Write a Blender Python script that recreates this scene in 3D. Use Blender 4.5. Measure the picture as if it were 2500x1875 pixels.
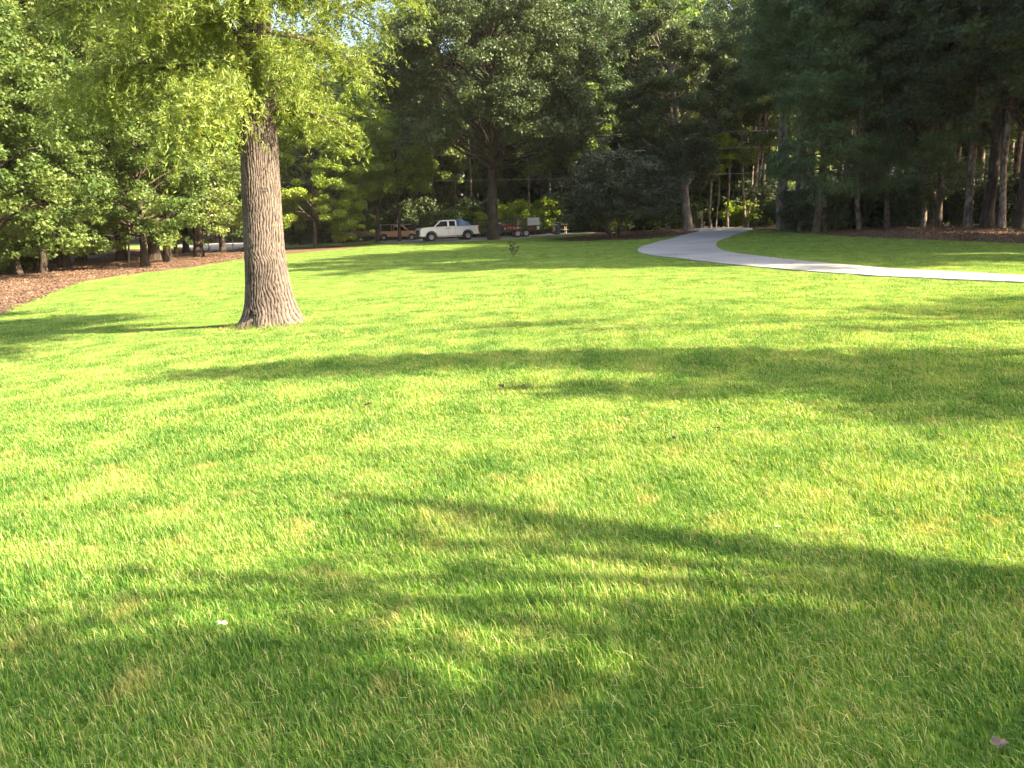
import bpy, bmesh, math, random
import numpy as np
from mathutils import Matrix, Vector
from mathutils.geometry import delaunay_2d_cdt

SC = bpy.context.scene
for _o in list(bpy.data.objects):
    bpy.data.objects.remove(_o)
COL = SC.collection
R = math.radians
PI = math.pi

# ------------------------------------------------------------------ camera
LENS = 29.0
PITCH, ROLL = 11.0, -1.0
CAM_M = Matrix.Rotation(R(90 - PITCH), 4, 'X') @ Matrix.Rotation(R(ROLL), 4, 'Z')
cam_d = bpy.data.cameras.new('camera')
cam = bpy.data.objects.new('camera', cam_d)
COL.objects.link(cam)
cam.matrix_world = Matrix.Translation((0, 0, 1.6)) @ CAM_M
cam_d.lens = LENS
cam_d.sensor_width = 36
cam_d.clip_end = 2500
cam_d.clip_start = 0.05
SC.camera = cam

# ------------------------------------------------------------------ light
SUN_EL, SUN_AZ = 36.0, 67.0      # azimuth measured from the direction facing back to the viewer, towards the right
SUNV = Vector((math.cos(R(SUN_EL)) * math.sin(R(SUN_AZ)), -math.cos(R(SUN_EL)) * math.cos(R(SUN_AZ)), math.sin(R(SUN_EL))))
sd = bpy.data.lights.new('sun', 'SUN')
sd.energy = 5.0
sd.angle = R(0.5)
sd.color = (1.0, 0.85, 0.59)
so = bpy.data.objects.new('sun', sd)
COL.objects.link(so)
so.rotation_euler = (-SUNV).to_track_quat('-Z', 'Y').to_euler()
W = bpy.data.worlds.new('World')
SC.world = W
W.use_nodes = True
nt = W.node_tree
nt.nodes.clear()
sky = nt.nodes.new('ShaderNodeTexSky')
sky.sky_type = 'NISHITA'
sky.sun_disc = False
sky.sun_elevation = R(SUN_EL)
sky.sun_rotation = math.atan2(SUNV.x, SUNV.y)
sky.air_density = 1.0
sky.dust_density = 5.0
sky.ozone_density = 1.0
bgn = nt.nodes.new('ShaderNodeBackground')
bgn.inputs[1].default_value = 0.095
wo = nt.nodes.new('ShaderNodeOutputWorld')
nt.links.new(sky.outputs[0], bgn.inputs[0])
nt.links.new(bgn.outputs[0], wo.inputs[0])
SC.view_settings.view_transform = 'Standard'
SC.view_settings.look = 'None'
SC.view_settings.gamma = 1
SC.view_settings.use_curve_mapping = False
SC.view_settings.exposure = 2.66
SC.render.engine = 'CYCLES'
SC.cycles.max_bounces = 8
SC.cycles.diffuse_bounces = 3
SC.cycles.glossy_bounces = 2
SC.cycles.transmission_bounces = 4
SC.cycles.transparent_max_bounces = 6
SC.cycles.use_denoising = True
SC.cycles.sample_clamp_indirect = 8

# ------------------------------------------------------------------ terrain
CTRL = np.array([
 (0,0,0),(0,3,0),(-3,3,-.06),(3,3,.03),(-6,8,-.30),(5,8,.05),(-4.4,14,-.15),(0,14,0),(8,14,.08),(0,30,0),(12,28,.1),
 (-14,24,-.62),(-9,14,-.58),(-25,30,-.8),(-25,50,-.62),(-7,50,-.1),(-7,80,.03),(10,88,.43),(10,65,.12),(40,85,.9),(35,60,.9),(28,43,.22),(20,55,.35),(15,70,.45),(25,75,.75),
 (-30,68,-.7),(-45,60,-.8),(-22,95,-.25),(-50,100,-.3),(60,30,.5),(40,12,.35),(-40,0,-.8),(0,-25,0),(-20,-20,-.5),(25,-20,.3),(0,150,1.0),(100,100,1.5),(-100,100,-.6),(0,300,1.5),(200,200,2.),(-200,200,0),
 (-150,-100,-1),(150,-100,1)], float)

def _tps(r2):
    return np.where(r2 > 1e-9, r2 * np.log(np.maximum(r2, 1e-9)), 0) * .5

def _fit():
    P = CTRL[:, :2]; n = len(P)
    d = ((P[:, None] - P[None]) ** 2).sum(-1)
    A = np.zeros((n + 3, n + 3))
    A[:n, :n] = _tps(d) + np.eye(n) * 20
    A[:n, n] = 1; A[:n, n + 1:] = P
    A[n, :n] = 1; A[n + 1:, :n] = P.T
    b = np.zeros(n + 3); b[:n] = CTRL[:, 2]
    return np.linalg.solve(A, b)
_W = _fit()

def hts(x, y):
    x = np.atleast_1d(np.asarray(x, float)); y = np.atleast_1d(np.asarray(y, float))
    d = (x[:, None] - CTRL[None, :, 0]) ** 2 + (y[:, None] - CTRL[None, :, 1]) ** 2
    n = len(CTRL)
    z = _tps(d) @ _W[:n] + _W[n] + _W[n + 1] * x + _W[n + 2] * y
    z += .02 * np.sin(x * .55 + .8 * np.sin(y * .31)) * np.cos(y * .43 + 1) + .006 * np.sin(x * 1.9 + 2 * np.cos(y * 1.3))
    return z

def ht(x, y):
    return float(hts([x], [y])[0])

def ray(u, v):
    xi = (u / 2500 - .5) * 36 / LENS
    yi = -(v - 937.5) / 2500 * 36 / LENS
    return (CAM_M.to_3x3() @ Vector((xi, yi, -1))).normalized()

def G(u, v):
    """the ground point that the photograph shows at (u, v)"""
    d = ray(u, v)
    s = np.linspace(0, 1, 1400) ** 2 * 340 + 1.0
    x, y, z = d.x * s, d.y * s, 1.6 + d.z * s
    g = hts(x, y)
    i = np.argmax(z < g)
    if z[i] >= g[i]:
        i = len(s) - 1
    if i > 0:
        a, b = z[i - 1] - g[i - 1], g[i] - z[i]
        t = s[i - 1] + (s[i] - s[i - 1]) * a / max(a + b, 1e-9)
    else:
        t = s[0]
    X, Y = d.x * t, d.y * t
    return Vector((X, Y, ht(X, Y)))

def at_depth(u, Y):
    """ground point in column u at distance Y"""
    d = ray(u, 560)
    X = d.x / d.y * Y
    return Vector((X, Y, ht(X, Y)))

# ------------------------------------------------------------------ materials
def new_mat(name):
    m = bpy.data.materials.new(name); m.use_nodes = True
    n = m.node_tree.nodes
    return m, n, m.node_tree.links, n['Principled BSDF']

def nd(n, t, **k):
    x = n.new(t)
    for a, b in k.items():
        setattr(x, a, b)
    return x

def ramp(n, stops):
    r = n.new('ShaderNodeValToRGB')
    e = r.color_ramp.elements
    while len(e) < len(stops):
        e.new(.5)
    for i, (p, c) in enumerate(stops):
        e[i].position = p; e[i].color = (*c, 1)
    return r

def leaf_mat(name, cols, transl=.35, rough=.45, spec=.5, back=None, yel=None):
    m, n, l, b = new_mat(name)
    at = nd(n, 'ShaderNodeAttribute', attribute_name='tint')
    oi = n.new('ShaderNodeObjectInfo')
    ad = nd(n, 'ShaderNodeMath', operation='MULTIPLY_ADD')
    l.new(oi.outputs['Random'], ad.inputs[0]); ad.inputs[1].default_value = .22
    l.new(at.outputs['Fac'], ad.inputs[2])
    geo = n.new('ShaderNodeNewGeometry')
    no = nd(n, 'ShaderNodeTexNoise'); no.inputs['Scale'].default_value = .45; no.inputs['Detail'].default_value = 1
    l.new(geo.outputs['Position'], no.inputs['Vector'])
    ad2 = nd(n, 'ShaderNodeMath', operation='MULTIPLY_ADD'); l.new(no.outputs['Fac'], ad2.inputs[0]); ad2.inputs[1].default_value = .5
    l.new(ad.outputs[0], ad2.inputs[2])
    sub = nd(n, 'ShaderNodeMath', operation='SUBTRACT'); l.new(ad2.outputs[0], sub.inputs[0]); sub.inputs[1].default_value = .36
    k = len(cols)
    rp = ramp(n, [(i / max(1, k - 1), c) for i, c in enumerate(cols)])
    l.new(sub.outputs[0], rp.inputs[0])
    l.new(rp.outputs[0], b.inputs['Base Color'])
    b.inputs['Roughness'].default_value = rough
    b.inputs['Specular IOR Level'].default_value = spec
    tr = n.new('ShaderNodeBsdfTranslucent')
    mx = nd(n, 'ShaderNodeMix', data_type='RGBA', blend_type='MULTIPLY'); mx.inputs[0].default_value = 1
    l.new(rp.outputs[0], mx.inputs[6]); mx.inputs[7].default_value = (*(yel or (1.5, 1.35, .5)), 1)
    l.new(mx.outputs[2], tr.inputs[0])
    ms = n.new('ShaderNodeMixShader'); ms.inputs[0].default_value = transl
    l.new(b.outputs[0], ms.inputs[1]); l.new(tr.outputs[0], ms.inputs[2])
    l.new(ms.outputs[0], n['Material Output'].inputs[0])
    return m

def bark_mat(name, c1, c2, sc=14, stretch=.16, bump=.6, rough=.9, ridge=False):
    m, n, l, b = new_mat(name)
    tc = n.new('ShaderNodeTexCoord')
    mp = n.new('ShaderNodeMapping'); mp.inputs['Scale'].default_value = (1, 1, stretch)
    l.new(tc.outputs['Object'], mp.inputs[0])
    n1 = n.new('ShaderNodeTexNoise'); n1.inputs['Scale'].default_value = sc; n1.inputs['Detail'].default_value = 5; n1.inputs['Roughness'].default_value = .6
    n1.inputs['Distortion'].default_value = .6
    l.new(mp.outputs[0], n1.inputs['Vector'])
    n2 = n.new('ShaderNodeTexNoise'); n2.inputs['Scale'].default_value = 1.3; n2.inputs['Detail'].default_value = 3
    l.new(tc.outputs['Object'], n2.inputs['Vector'])
    rp = ramp(n, [(.36, c1), (.62, c2)])
    if ridge:
        at = nd(n, 'ShaderNodeAttribute', attribute_name='ridge')
        av = nd(n, 'ShaderNodeMath', operation='MULTIPLY_ADD'); l.new(at.outputs['Fac'], av.inputs[0]); av.inputs[1].default_value = .55
        a2 = nd(n, 'ShaderNodeMath', operation='MULTIPLY_ADD'); l.new(n1.outputs['Fac'], a2.inputs[0]); a2.inputs[1].default_value = .7; a2.inputs[2].default_value = -.18
        l.new(a2.outputs[0], av.inputs[2]); l.new(av.outputs[0], rp.inputs[0])
    else:
        l.new(n1.outputs['Fac'], rp.inputs[0])
    mx = nd(n, 'ShaderNodeMix', data_type='RGBA', blend_type='MULTIPLY'); mx.inputs[0].default_value = .75
    rp2 = ramp(n, [(.3, (.45, .45, .42)), (.7, (1.25, 1.2, 1.15))])
    l.new(n2.outputs['Fac'], rp2.inputs[0])
    l.new(rp.outputs[0], mx.inputs[6]); l.new(rp2.outputs[0], mx.inputs[7])
    l.new(mx.outputs[2], b.inputs['Base Color'])
    b.inputs['Roughness'].default_value = rough
    b.inputs['Specular IOR Level'].default_value = .2
    bp = n.new('ShaderNodeBump'); bp.inputs['Strength'].default_value = bump; bp.inputs['Distance'].default_value = .03
    l.new(n1.outputs['Fac'], bp.inputs['Height']); l.new(bp.outputs[0], b.inputs['Normal'])
    return m

def plain(name, c, rough=.5, metal=0, spec=.5, coat=0, dirt=.25, scale=6):
    m, n, l, b = new_mat(name)
    tc = n.new('ShaderNodeTexCoord')
    no = n.new('ShaderNodeTexNoise'); no.inputs['Scale'].default_value = scale; no.inputs['Detail'].default_value = 4
    l.new(tc.outputs['Object'], no.inputs['Vector'])
    d = tuple(x * (1 - dirt) for x in c)
    rp = ramp(n, [(.3, d), (.7, c)])
    l.new(no.outputs['Fac'], rp.inputs[0]); l.new(rp.outputs[0], b.inputs['Base Color'])
    b.inputs['Roughness'].default_value = rough; b.inputs['Metallic'].default_value = metal
    b.inputs['Specular IOR Level'].default_value = spec
    b.inputs['Coat Weight'].default_value = coat
    return m

def ground_mat(name, cols, sc, bump, dist, cols2=None, sc2=.6):
    m, n, l, b = new_mat(name)
    geo = n.new('ShaderNodeNewGeometry')
    n1 = n.new('ShaderNodeTexNoise'); n1.inputs['Scale'].default_value = sc; n1.inputs['Detail'].default_value = 8; n1.inputs['Roughness'].default_value = .7
    l.new(geo.outputs['Position'], n1.inputs['Vector'])
    rp = ramp(n, [(.28 + .44 * i / (len(cols) - 1), c) for i, c in enumerate(cols)])
    l.new(n1.outputs['Fac'], rp.inputs[0])
    out = rp.outputs[0]
    n2 = n.new('ShaderNodeTexNoise'); n2.inputs['Scale'].default_value = sc2; n2.inputs['Detail'].default_value = 4
    l.new(geo.outputs['Position'], n2.inputs['Vector'])
    if cols2:
        mx = nd(n, 'ShaderNodeMix', data_type='RGBA', blend_type='MULTIPLY'); mx.inputs[0].default_value = 1
        r2 = ramp(n, [(.35, cols2[0]), (.65, cols2[1])])
        l.new(n2.outputs['Fac'], r2.inputs[0])
        l.new(out, mx.inputs[6]); l.new(r2.outputs[0], mx.inputs[7]); out = mx.outputs[2]
    l.new(out, b.inputs['Base Color'])
    b.inputs['Roughness'].default_value = .95; b.inputs['Specular IOR Level'].default_value = .15
    bp = n.new('ShaderNodeBump'); bp.inputs['Strength'].default_value = bump; bp.inputs['Distance'].default_value = dist
    l.new(n1.outputs['Fac'], bp.inputs['Height']); l.new(bp.outputs[0], b.inputs['Normal'])
    return m

def grass_mat():
    m, n, l, b = new_mat('grass_blade')
    at = nd(n, 'ShaderNodeAttribute', attribute_name='tint')
    geo = n.new('ShaderNodeNewGeometry')
    def noise(s, d, x=1, y=1):
        mp = n.new('ShaderNodeMapping'); mp.inputs['Scale'].default_value = (x, y, .2); l.new(geo.outputs['Position'], mp.inputs[0])
        t = n.new('ShaderNodeTexNoise'); t.inputs['Scale'].default_value = s; t.inputs['Detail'].default_value = d
        l.new(mp.outputs[0], t.inputs['Vector']); return t.outputs['Fac']
    a = noise(1.6, 4); c = noise(.23, 3); e = noise(3.1, 2)
    rp = ramp(n, [(0, (.036, .105, .013)), (.35, (.100, .208, .026)), (.68, (.20, .295, .048)), (1, (.41, .37, .16))])
    m1 = nd(n, 'ShaderNodeMath', operation='MULTIPLY_ADD'); l.new(a, m1.inputs[0]); m1.inputs[1].default_value = 1.5; l.new(at.outputs['Fac'], m1.inputs[2])
    m2 = nd(n, 'ShaderNodeMath', operation='MULTIPLY_ADD'); l.new(c, m2.inputs[0]); m2.inputs[1].default_value = .5; l.new(m1.outputs[0], m2.inputs[2])
    m3 = nd(n, 'ShaderNodeMath', operation='SUBTRACT'); l.new(m2.outputs[0], m3.inputs[0]); m3.inputs[1].default_value = 1.0
    l.new(m3.outputs[0], rp.inputs[0])
    # worn straw-coloured patches
    pr = ramp(n, [(.60, (0, 0, 0)), (.72, (1, 1, 1))]); l.new(e, pr.inputs[0])
    pr2 = nd(n, 'ShaderNodeMath', operation='MULTIPLY'); l.new(pr.outputs[0], pr2.inputs[0]); pr2.inputs[1].default_value = .55
    mx = nd(n, 'ShaderNodeMix', data_type='RGBA'); l.new(pr2.outputs[0], mx.inputs[0]); l.new(rp.outputs[0], mx.inputs[6]); mx.inputs[7].default_value = (.34, .29, .10, 1)
    l.new(mx.outputs[2], b.inputs['Base Color'])
    b.inputs['Roughness'].default_value = .5; b.inputs['Specular IOR Level'].default_value = .35
    tr = n.new('ShaderNodeBsdfTranslucent')
    my = nd(n, 'ShaderNodeMix', data_type='RGBA', blend_type='MULTIPLY'); my.inputs[0].default_value = 1
    l.new(mx.outputs[2], my.inputs[6]); my.inputs[7].default_value = (1.6, 1.5, .6, 1)
    l.new(my.outputs[2], tr.inputs[0])
    ms = n.new('ShaderNodeMixShader'); ms.inputs[0].default_value = .4
    l.new(b.outputs[0], ms.inputs[1]); l.new(tr.outputs[0], ms.inputs[2]); l.new(ms.outputs[0], n['Material Output'].inputs[0])
    return m

# ------------------------------------------------------------------ object helpers
def mesh_np(name, V, F, mats=(), mi=None, smooth=False):
    """V (n,3); F (m,k) all faces alike"""
    me = bpy.data.meshes.new(name)
    V = np.asarray(V, np.float32); F = np.asarray(F, np.int32)
    k = F.shape[1]
    me.vertices.add(len(V)); me.vertices.foreach_set('co', V.ravel())
    me.loops.add(F.size); me.loops.foreach_set('vertex_index', F.ravel())
    me.polygons.add(len(F)); me.polygons.foreach_set('loop_start', np.arange(len(F), dtype=np.int32) * k)
    if mi is not None:
        me.polygons.foreach_set('material_index', np.asarray(mi, np.int32))
    me.polygons.foreach_set('use_smooth', np.full(len(F), smooth))
    for m in mats:
        me.materials.append(m)
    me.update(calc_edges=True)
    return me

def link(name, me, parent=None, kind=None, label=None, loc=None):
    o = bpy.data.objects.new(name, me); COL.objects.link(o)
    if parent: o.parent = parent
    if kind: o['kind'] = kind
    if label: o['label'] = label
    if loc is not None: o.location = loc
    return o

def thing(name, label, cat, loc=(0, 0, 0), rz=0, group=None, s=1, rx=0, ry=0):
    o = bpy.data.objects.new(name, None); COL.objects.link(o)
    o.location = loc; o.rotation_euler = (rx, ry, rz); o.scale = (s, s, s) if not hasattr(s, '__len__') else s
    o['label'] = label; o['category'] = cat
    if group: o['group'] = group
    o.empty_display_size = .2
    return o

def tag(o, label, cat, group=None):
    o['label'] = label; o['category'] = cat
    if group: o['group'] = group
    return o

class MB:
    """collects simple solids into one mesh"""
    def __init__(s): s.bm = bmesh.new()
    def box(s, c, d, rot=None, bev=0):
        r = bmesh.ops.create_cube(s.bm, size=1)['verts']
        M = Matrix.Translation(c) @ (rot.to_4x4() if rot else Matrix.Identity(4)) @ Matrix.Diagonal((*d, 1))
        bmesh.ops.transform(s.bm, matrix=M, verts=r)
        if bev:
            es = list({e for v in r for e in v.link_edges})
            bmesh.ops.bevel(s.bm, geom=es, offset=bev, segments=1, affect='EDGES')
        return s
    def bar(s, a, b, w, h=None, sides=0):
        a, b = Vector(a), Vector(b); d = b - a
        q = d.to_track_quat('Z', 'Y').to_matrix().to_4x4()
        M = Matrix.Translation((a + b) / 2) @ q
        if sides:
            r = bmesh.ops.create_cone(s.bm, cap_ends=True, segments=sides, radius1=w, radius2=h if h is not None else w, depth=d.length)['verts']
            bmesh.ops.transform(s.bm, matrix=M, verts=r)
        else:
            r = bmesh.ops.create_cube(s.bm, size=1)['verts']
            bmesh.ops.transform(s.bm, matrix=M @ Matrix.Diagonal((w, h or w, d.length, 1)), verts=r)
        return s
    def cyl(s, c, r, h, axis='Z', seg=16, r2=None):
        v = bmesh.ops.create_cone(s.bm, cap_ends=True, segments=seg, radius1=r, radius2=r if r2 is None else r2, depth=h)['verts']
        rot = {'Z': Matrix.Identity(4), 'Y': Matrix.Rotation(PI / 2, 4, 'X'), 'X': Matrix.Rotation(PI / 2, 4, 'Y')}[axis]
        bmesh.ops.transform(s.bm, matrix=Matrix.Translation(c) @ rot, verts=v)
        return s
    def prism(s, prof, y0, y1, bev=0):
        """prof: (x,z) outline, extruded along y"""
        a = [s.bm.verts.new((x, y0, z)) for x, z in prof]
        b = [s.bm.verts.new((x, y1, z)) for x, z in prof]
        f = [s.bm.faces.new(a), s.bm.faces.new(b[::-1])]
        n = len(prof)
        for i in range(n):
            f.append(s.bm.faces.new((a[(i + 1) % n], a[i], b[i], b[(i + 1) % n])))
        bmesh.ops.recalc_face_normals(s.bm, faces=f)
        if bev:
            es = list({e for e in (set(f[0].edges) | set(f[1].edges))})
            bmesh.ops.bevel(s.bm, geom=es, offset=bev, segments=2, affect='EDGES')
        return s
    def quadslab(s, P, t):
        """four corners, thickened by t along their normal"""
        P = [Vector(p) for p in P]
        nrm = (P[1] - P[0]).cross(P[3] - P[0]).normalized() * t
        a = [s.bm.verts.new(p) for p in P]; b = [s.bm.verts.new(p + nrm) for p in P]
        f = [s.bm.faces.new(a[::-1]), s.bm.faces.new(b)]
        for i in range(4):
            f.append(s.bm.faces.new((a[i], a[(i + 1) % 4], b[(i + 1) % 4], b[i])))
        bmesh.ops.recalc_face_normals(s.bm, faces=f)
        return s
    def lathe(s, prof, axis='Z', c=(0, 0, 0), seg=24):
        """prof (r, h) closed or open, spun about the axis"""
        rings = []
        for r, h in prof:
            ring = []
            for k in range(seg):
                a = 2 * PI * k / seg
                p = (r * math.cos(a), r * math.sin(a), h)
                if axis == 'Y': p = (p[0], p[2], p[1])
                ring.append(s.bm.verts.new((p[0] + c[0], p[1] + c[1], p[2] + c[2])))
            rings.append(ring)
        f = []
        for i in range(len(rings) - 1):
            for k in range(seg):
                f.append(s.bm.faces.new((rings[i][k], rings[i][(k + 1) % seg], rings[i + 1][(k + 1) % seg], rings[i + 1][k])))
        bmesh.ops.recalc_face_normals(s.bm, faces=f)
        return s
    def build(s, name, mat, parent=None, smooth=False, **k):
        me = bpy.data.meshes.new(name); s.bm.to_mesh(me); s.bm.free()
        me.materials.append(mat)
        if smooth:
            me.polygons.foreach_set('use_smooth', [True] * len(me.polygons))
            try: me.set_sharp_from_angle(angle=R(35))
            except Exception: pass
        return link(name, me, parent, **k)

def tubes(polys, sides=7):
    """polys: list of (points(n,3), radii(n)) -> V, F"""
    V, F, off = [], [], 0
    ang = np.arange(sides) / sides * 2 * PI
    for P, r in polys:
        P = np.asarray(P, float); r = np.asarray(r, float)
        T = np.gradient(P, axis=0); T /= np.linalg.norm(T, axis=1)[:, None] + 1e-9
        ref = np.array([1., 0, 0]) if abs(T[0, 0]) < .8 else np.array([0, 1., 0])
        A = np.cross(T, ref); A /= np.linalg.norm(A, axis=1)[:, None] + 1e-9
        B = np.cross(T, A)
        ring = P[:, None] + r[:, None, None] * (np.cos(ang)[None, :, None] * A[:, None] + np.sin(ang)[None, :, None] * B[:, None])
        n = len(P)
        V.append(ring.reshape(-1, 3))
        i, k = np.meshgrid(np.arange(n - 1), np.arange(sides), indexing='ij')
        a = off + i * sides + k; b = off + i * sides + (k + 1) % sides
        F.append(np.stack([a, b, b + sides, a + sides], -1).reshape(-1, 4))
        off += n * sides
    return np.concatenate(V), np.concatenate(F)

def set_tint(me, t):
    a = me.attributes.new('tint', 'FLOAT', 'POINT')
    a.data.foreach_set('value', np.asarray(t, np.float32))

def leaf_mesh(rng, name, P, up, L, Wd, tint, mat, axis=None, out=None, outw=.4, rnd=.75, fold=0):
    """diamond leaves at P; up: weight of upward normals"""
    n = len(P)
    N = rng.normal(size=(n, 3)) * rnd
    N[:, 2] += up
    if out is not None: N += out * outw
    N /= np.linalg.norm(N, axis=1)[:, None]
    D = rng.normal(size=(n, 3)) if axis is None else axis + rng.normal(size=(n, 3)) * .35
    D -= (D * N).sum(1)[:, None] * N
    D /= np.linalg.norm(D, axis=1)[:, None] + 1e-9
    S = np.cross(N, D)
    L = (np.ones(n) * L * rng.uniform(.7, 1.3, n))[:, None]; Wd = (np.ones(n) * Wd * rng.uniform(.7, 1.3, n))[:, None]
    V = np.stack([P - D * L * .5, P + S * Wd * .5 + D * L * .05, P + D * L * .5, P - S * Wd * .5 + D * L * .05], 1).reshape(-1, 3)
    F = np.arange(n * 4).reshape(n, 4)
    me = mesh_np(name, V, F, [mat])
    set_tint(me, np.repeat(tint, 4))
    return me
# ------------------------------------------------------------------ materials in use
M = {}
M['grass'] = grass_mat()
M['lawn'] = ground_mat('lawn_soil', [(.045, .08, .012), (.10, .17, .02), (.15, .2, .035)], 30, .5, .02)
M['litter'] = ground_mat('leaf_litter', [(.045, .028, .018), (.125, .075, .05), (.23, .15, .10)], 9, 1.0, .05, ((.6, .6, .6), (1.1, 1.05, 1.0)), .5)
M['litter_leaf'] = leaf_mat('litter_leaf', [(.06, .036, .024), (.145, .088, .057), (.30, .20, .135)], .1, .7, .3, yel=(1, .9, .7))
M['concrete'] = ground_mat('concrete', [(.21, .20, .185), (.27, .26, .24), (.32, .31, .29)], 5, .15, .01, ((.8, .8, .8), (1.05, 1.05, 1.05)), .35)
M['joint'] = plain('joint', (.10, .09, .08), .9)
M['farlawn'] = ground_mat('far_grass', [(.08, .13, .03), (.14, .19, .045), (.2, .23, .08)], 3, .5, .05)
M['asphalt'] = ground_mat('asphalt', [(.07, .07, .075), (.1, .1, .105), (.13, .13, .13)], 8, .2, .01)
M['bark_oak'] = bark_mat('bark_oak', (.020, .015, .013), (.148, .120, .106), 38, .2, 1.0, ridge=True)
M['bark'] = bark_mat('bark', (.035, .026, .02), (.13, .10, .08), 9, .2, .6)
M['bark_dark'] = bark_mat('bark_dark', (.018, .013, .01), (.075, .058, .045), 9, .2, .6)
M['bark_pine'] = bark_mat('bark_pine', (.05, .038, .03), (.27, .22, .18), 7, .35, .7)  # lightened so that pine stems standing in shade look sunlit
M['bark_pale'] = bark_mat('bark_pale', (.12, .10, .085), (.34, .29, .24), 9, .25, .5)
M['leaf_oak'] = leaf_mat('leaf_oak', [(.068, .105, .022), (.13, .18, .036), (.23, .28, .07)], .4, .5, .3)
M['leaf_maple'] = leaf_mat('leaf_maple', [(.055, .12, .022), (.11, .19, .03), (.20, .28, .05)], .4, .55, .35)
M['leaf_green'] = leaf_mat('leaf_green', [(.042, .08, .018), (.078, .125, .026), (.14, .19, .05)], .35, .55, .35)
M['leaf_gum'] = leaf_mat('leaf_gum', [(.062, .098, .024), (.115, .16, .036), (.20, .24, .06)], .35, .52, .4)
M['leaf_dark'] = leaf_mat('leaf_dark', [(.026, .045, .018), (.045, .07, .024), (.08, .105, .04)], .25, .55, .35)
M['leaf_magnolia'] = leaf_mat('leaf_magnolia', [(.025, .034, .016), (.04, .056, .022), (.07, .08, .035)], .12, .5, .4)
M['leaf_bright'] = leaf_mat('leaf_bright', [(.10, .17, .015), (.19, .27, .02), (.30, .36, .03)], .5, .5, .4)
M['leaf_lime'] = leaf_mat('leaf_lime', [(.10, .165, .025), (.18, .26, .038), (.30, .37, .07)], .45, .5, .35)
M['needle'] = leaf_mat('needle', [(.03, .062, .02), (.058, .10, .028), (.11, .165, .045)], .15, .5, .4)
M['brown_leaf'] = leaf_mat('brown_leaf', [(.17, .12, .07), (.29, .22, .13), (.40, .32, .21)], .2, .7, .3, yel=(1, .9, .7))

# ------------------------------------------------------------------ ground sheets
def grid_sheet(name, xs, ys, mat, dz=0):
    X, Y = np.meshgrid(xs, ys)
    Z = hts(X.ravel(), Y.ravel()) + dz
    V = np.stack([X.ravel(), Y.ravel(), Z], 1)
    nx = len(xs)
    i, j = np.meshgrid(np.arange(len(ys) - 1), np.arange(nx - 1), indexing='ij')
    a = i * nx + j
    F = np.stack([a, a + 1, a + nx + 1, a + nx], -1).reshape(-1, 4)
    return mesh_np(name, V, F, [mat], smooth=True)

def axis_steps(lo, hi, near, k):
    out = [0.0]
    while out[-1] < hi: out.append(out[-1] + near + abs(out[-1]) * k)
    neg = [0.0]
    while neg[-1] > lo: neg.append(neg[-1] - near - abs(neg[-1]) * k)
    return np.array(neg[:0:-1] + out)

gr = link('ground', grid_sheet('ground', axis_steps(-420, 420, .9, .03), axis_steps(-150, 700, .9, .03), M['litter']), kind='structure')

def smooth_poly(P, n=3):
    P = [Vector(p[:2]) for p in P]
    for _ in range(n):
        Q = []
        for i in range(len(P)):
            a, b = P[i], P[(i + 1) % len(P)]
            Q += [a * .75 + b * .25, a * .25 + b * .75]
        P = Q
    return P

def inside(poly, x, y):
    """even-odd test, arrays"""
    c = np.zeros(len(x), bool)
    n = len(poly)
    for i in range(n):
        x1, y1 = poly[i]; x2, y2 = poly[(i + 1) % n]
        if y1 == y2: continue
        m = ((y1 > y) != (y2 > y)) & (x < (x2 - x1) * (y - y1) / (y2 - y1) + x1)
        c ^= m
    return c

def poly_sheet(name, poly, mat, dz, step, skirt=0):
    pts = [Vector((p[0], p[1])) for p in poly]
    nb = len(pts)
    xs = [p.x for p in pts]; ys = [p.y for p in pts]
    gx, gy = [], []
    y = min(ys)
    while y < max(ys):
        st = step * (1 + max(0, abs(y)) * .04)
        x = min(xs)
        while x < max(xs):
            gx.append(x + .37 * st); gy.append(y + .41 * st); x += st
        y += st
    gx, gy = np.array(gx), np.array(gy)
    A = np.array([(p.x, p.y) for p in pts])
    ok = inside(A, gx, gy)
    gx, gy = gx[ok], gy[ok]
    # keep clear of the outline
    d = np.full(len(gx), 1e9)
    for i in range(nb):
        d = np.minimum(d, (gx - A[i, 0]) ** 2 + (gy - A[i, 1]) ** 2)
    ok = d > .02
    allp = pts + [Vector((a, b)) for a, b in zip(gx[ok], gy[ok])]
    vv, ee, ff, *_ = delaunay_2d_cdt(allp, [(i, (i + 1) % nb) for i in range(nb)], [list(range(nb))], 1, 1e-5)
    v = np.array([(p.x, p.y) for p in vv])
    z = hts(v[:, 0], v[:, 1]) + dz
    bm = bmesh.new()
    bv = [bm.verts.new((v[i, 0], v[i, 1], z[i])) for i in range(len(v))]
    for f in ff:
        try: bm.faces.new([bv[i] for i in f])
        except ValueError: pass
    bmesh.ops.recalc_face_normals(bm, faces=bm.faces)
    for f in bm.faces:
        if f.normal.z < 0: f.normal_flip()
    if skirt:
        be = [e for e in bm.edges if e.is_boundary]
        r = bmesh.ops.extrude_edge_only(bm, edges=be)
        for g in r['geom']:
            if isinstance(g, bmesh.types.BMVert): g.co.z -= skirt
    me = bpy.data.meshes.new(name); bm.to_mesh(me); bm.free(); me.materials.append(mat)
    return me

def GP(L):
    return [tuple(G(u, v)[:2]) for u, v in L]

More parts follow.
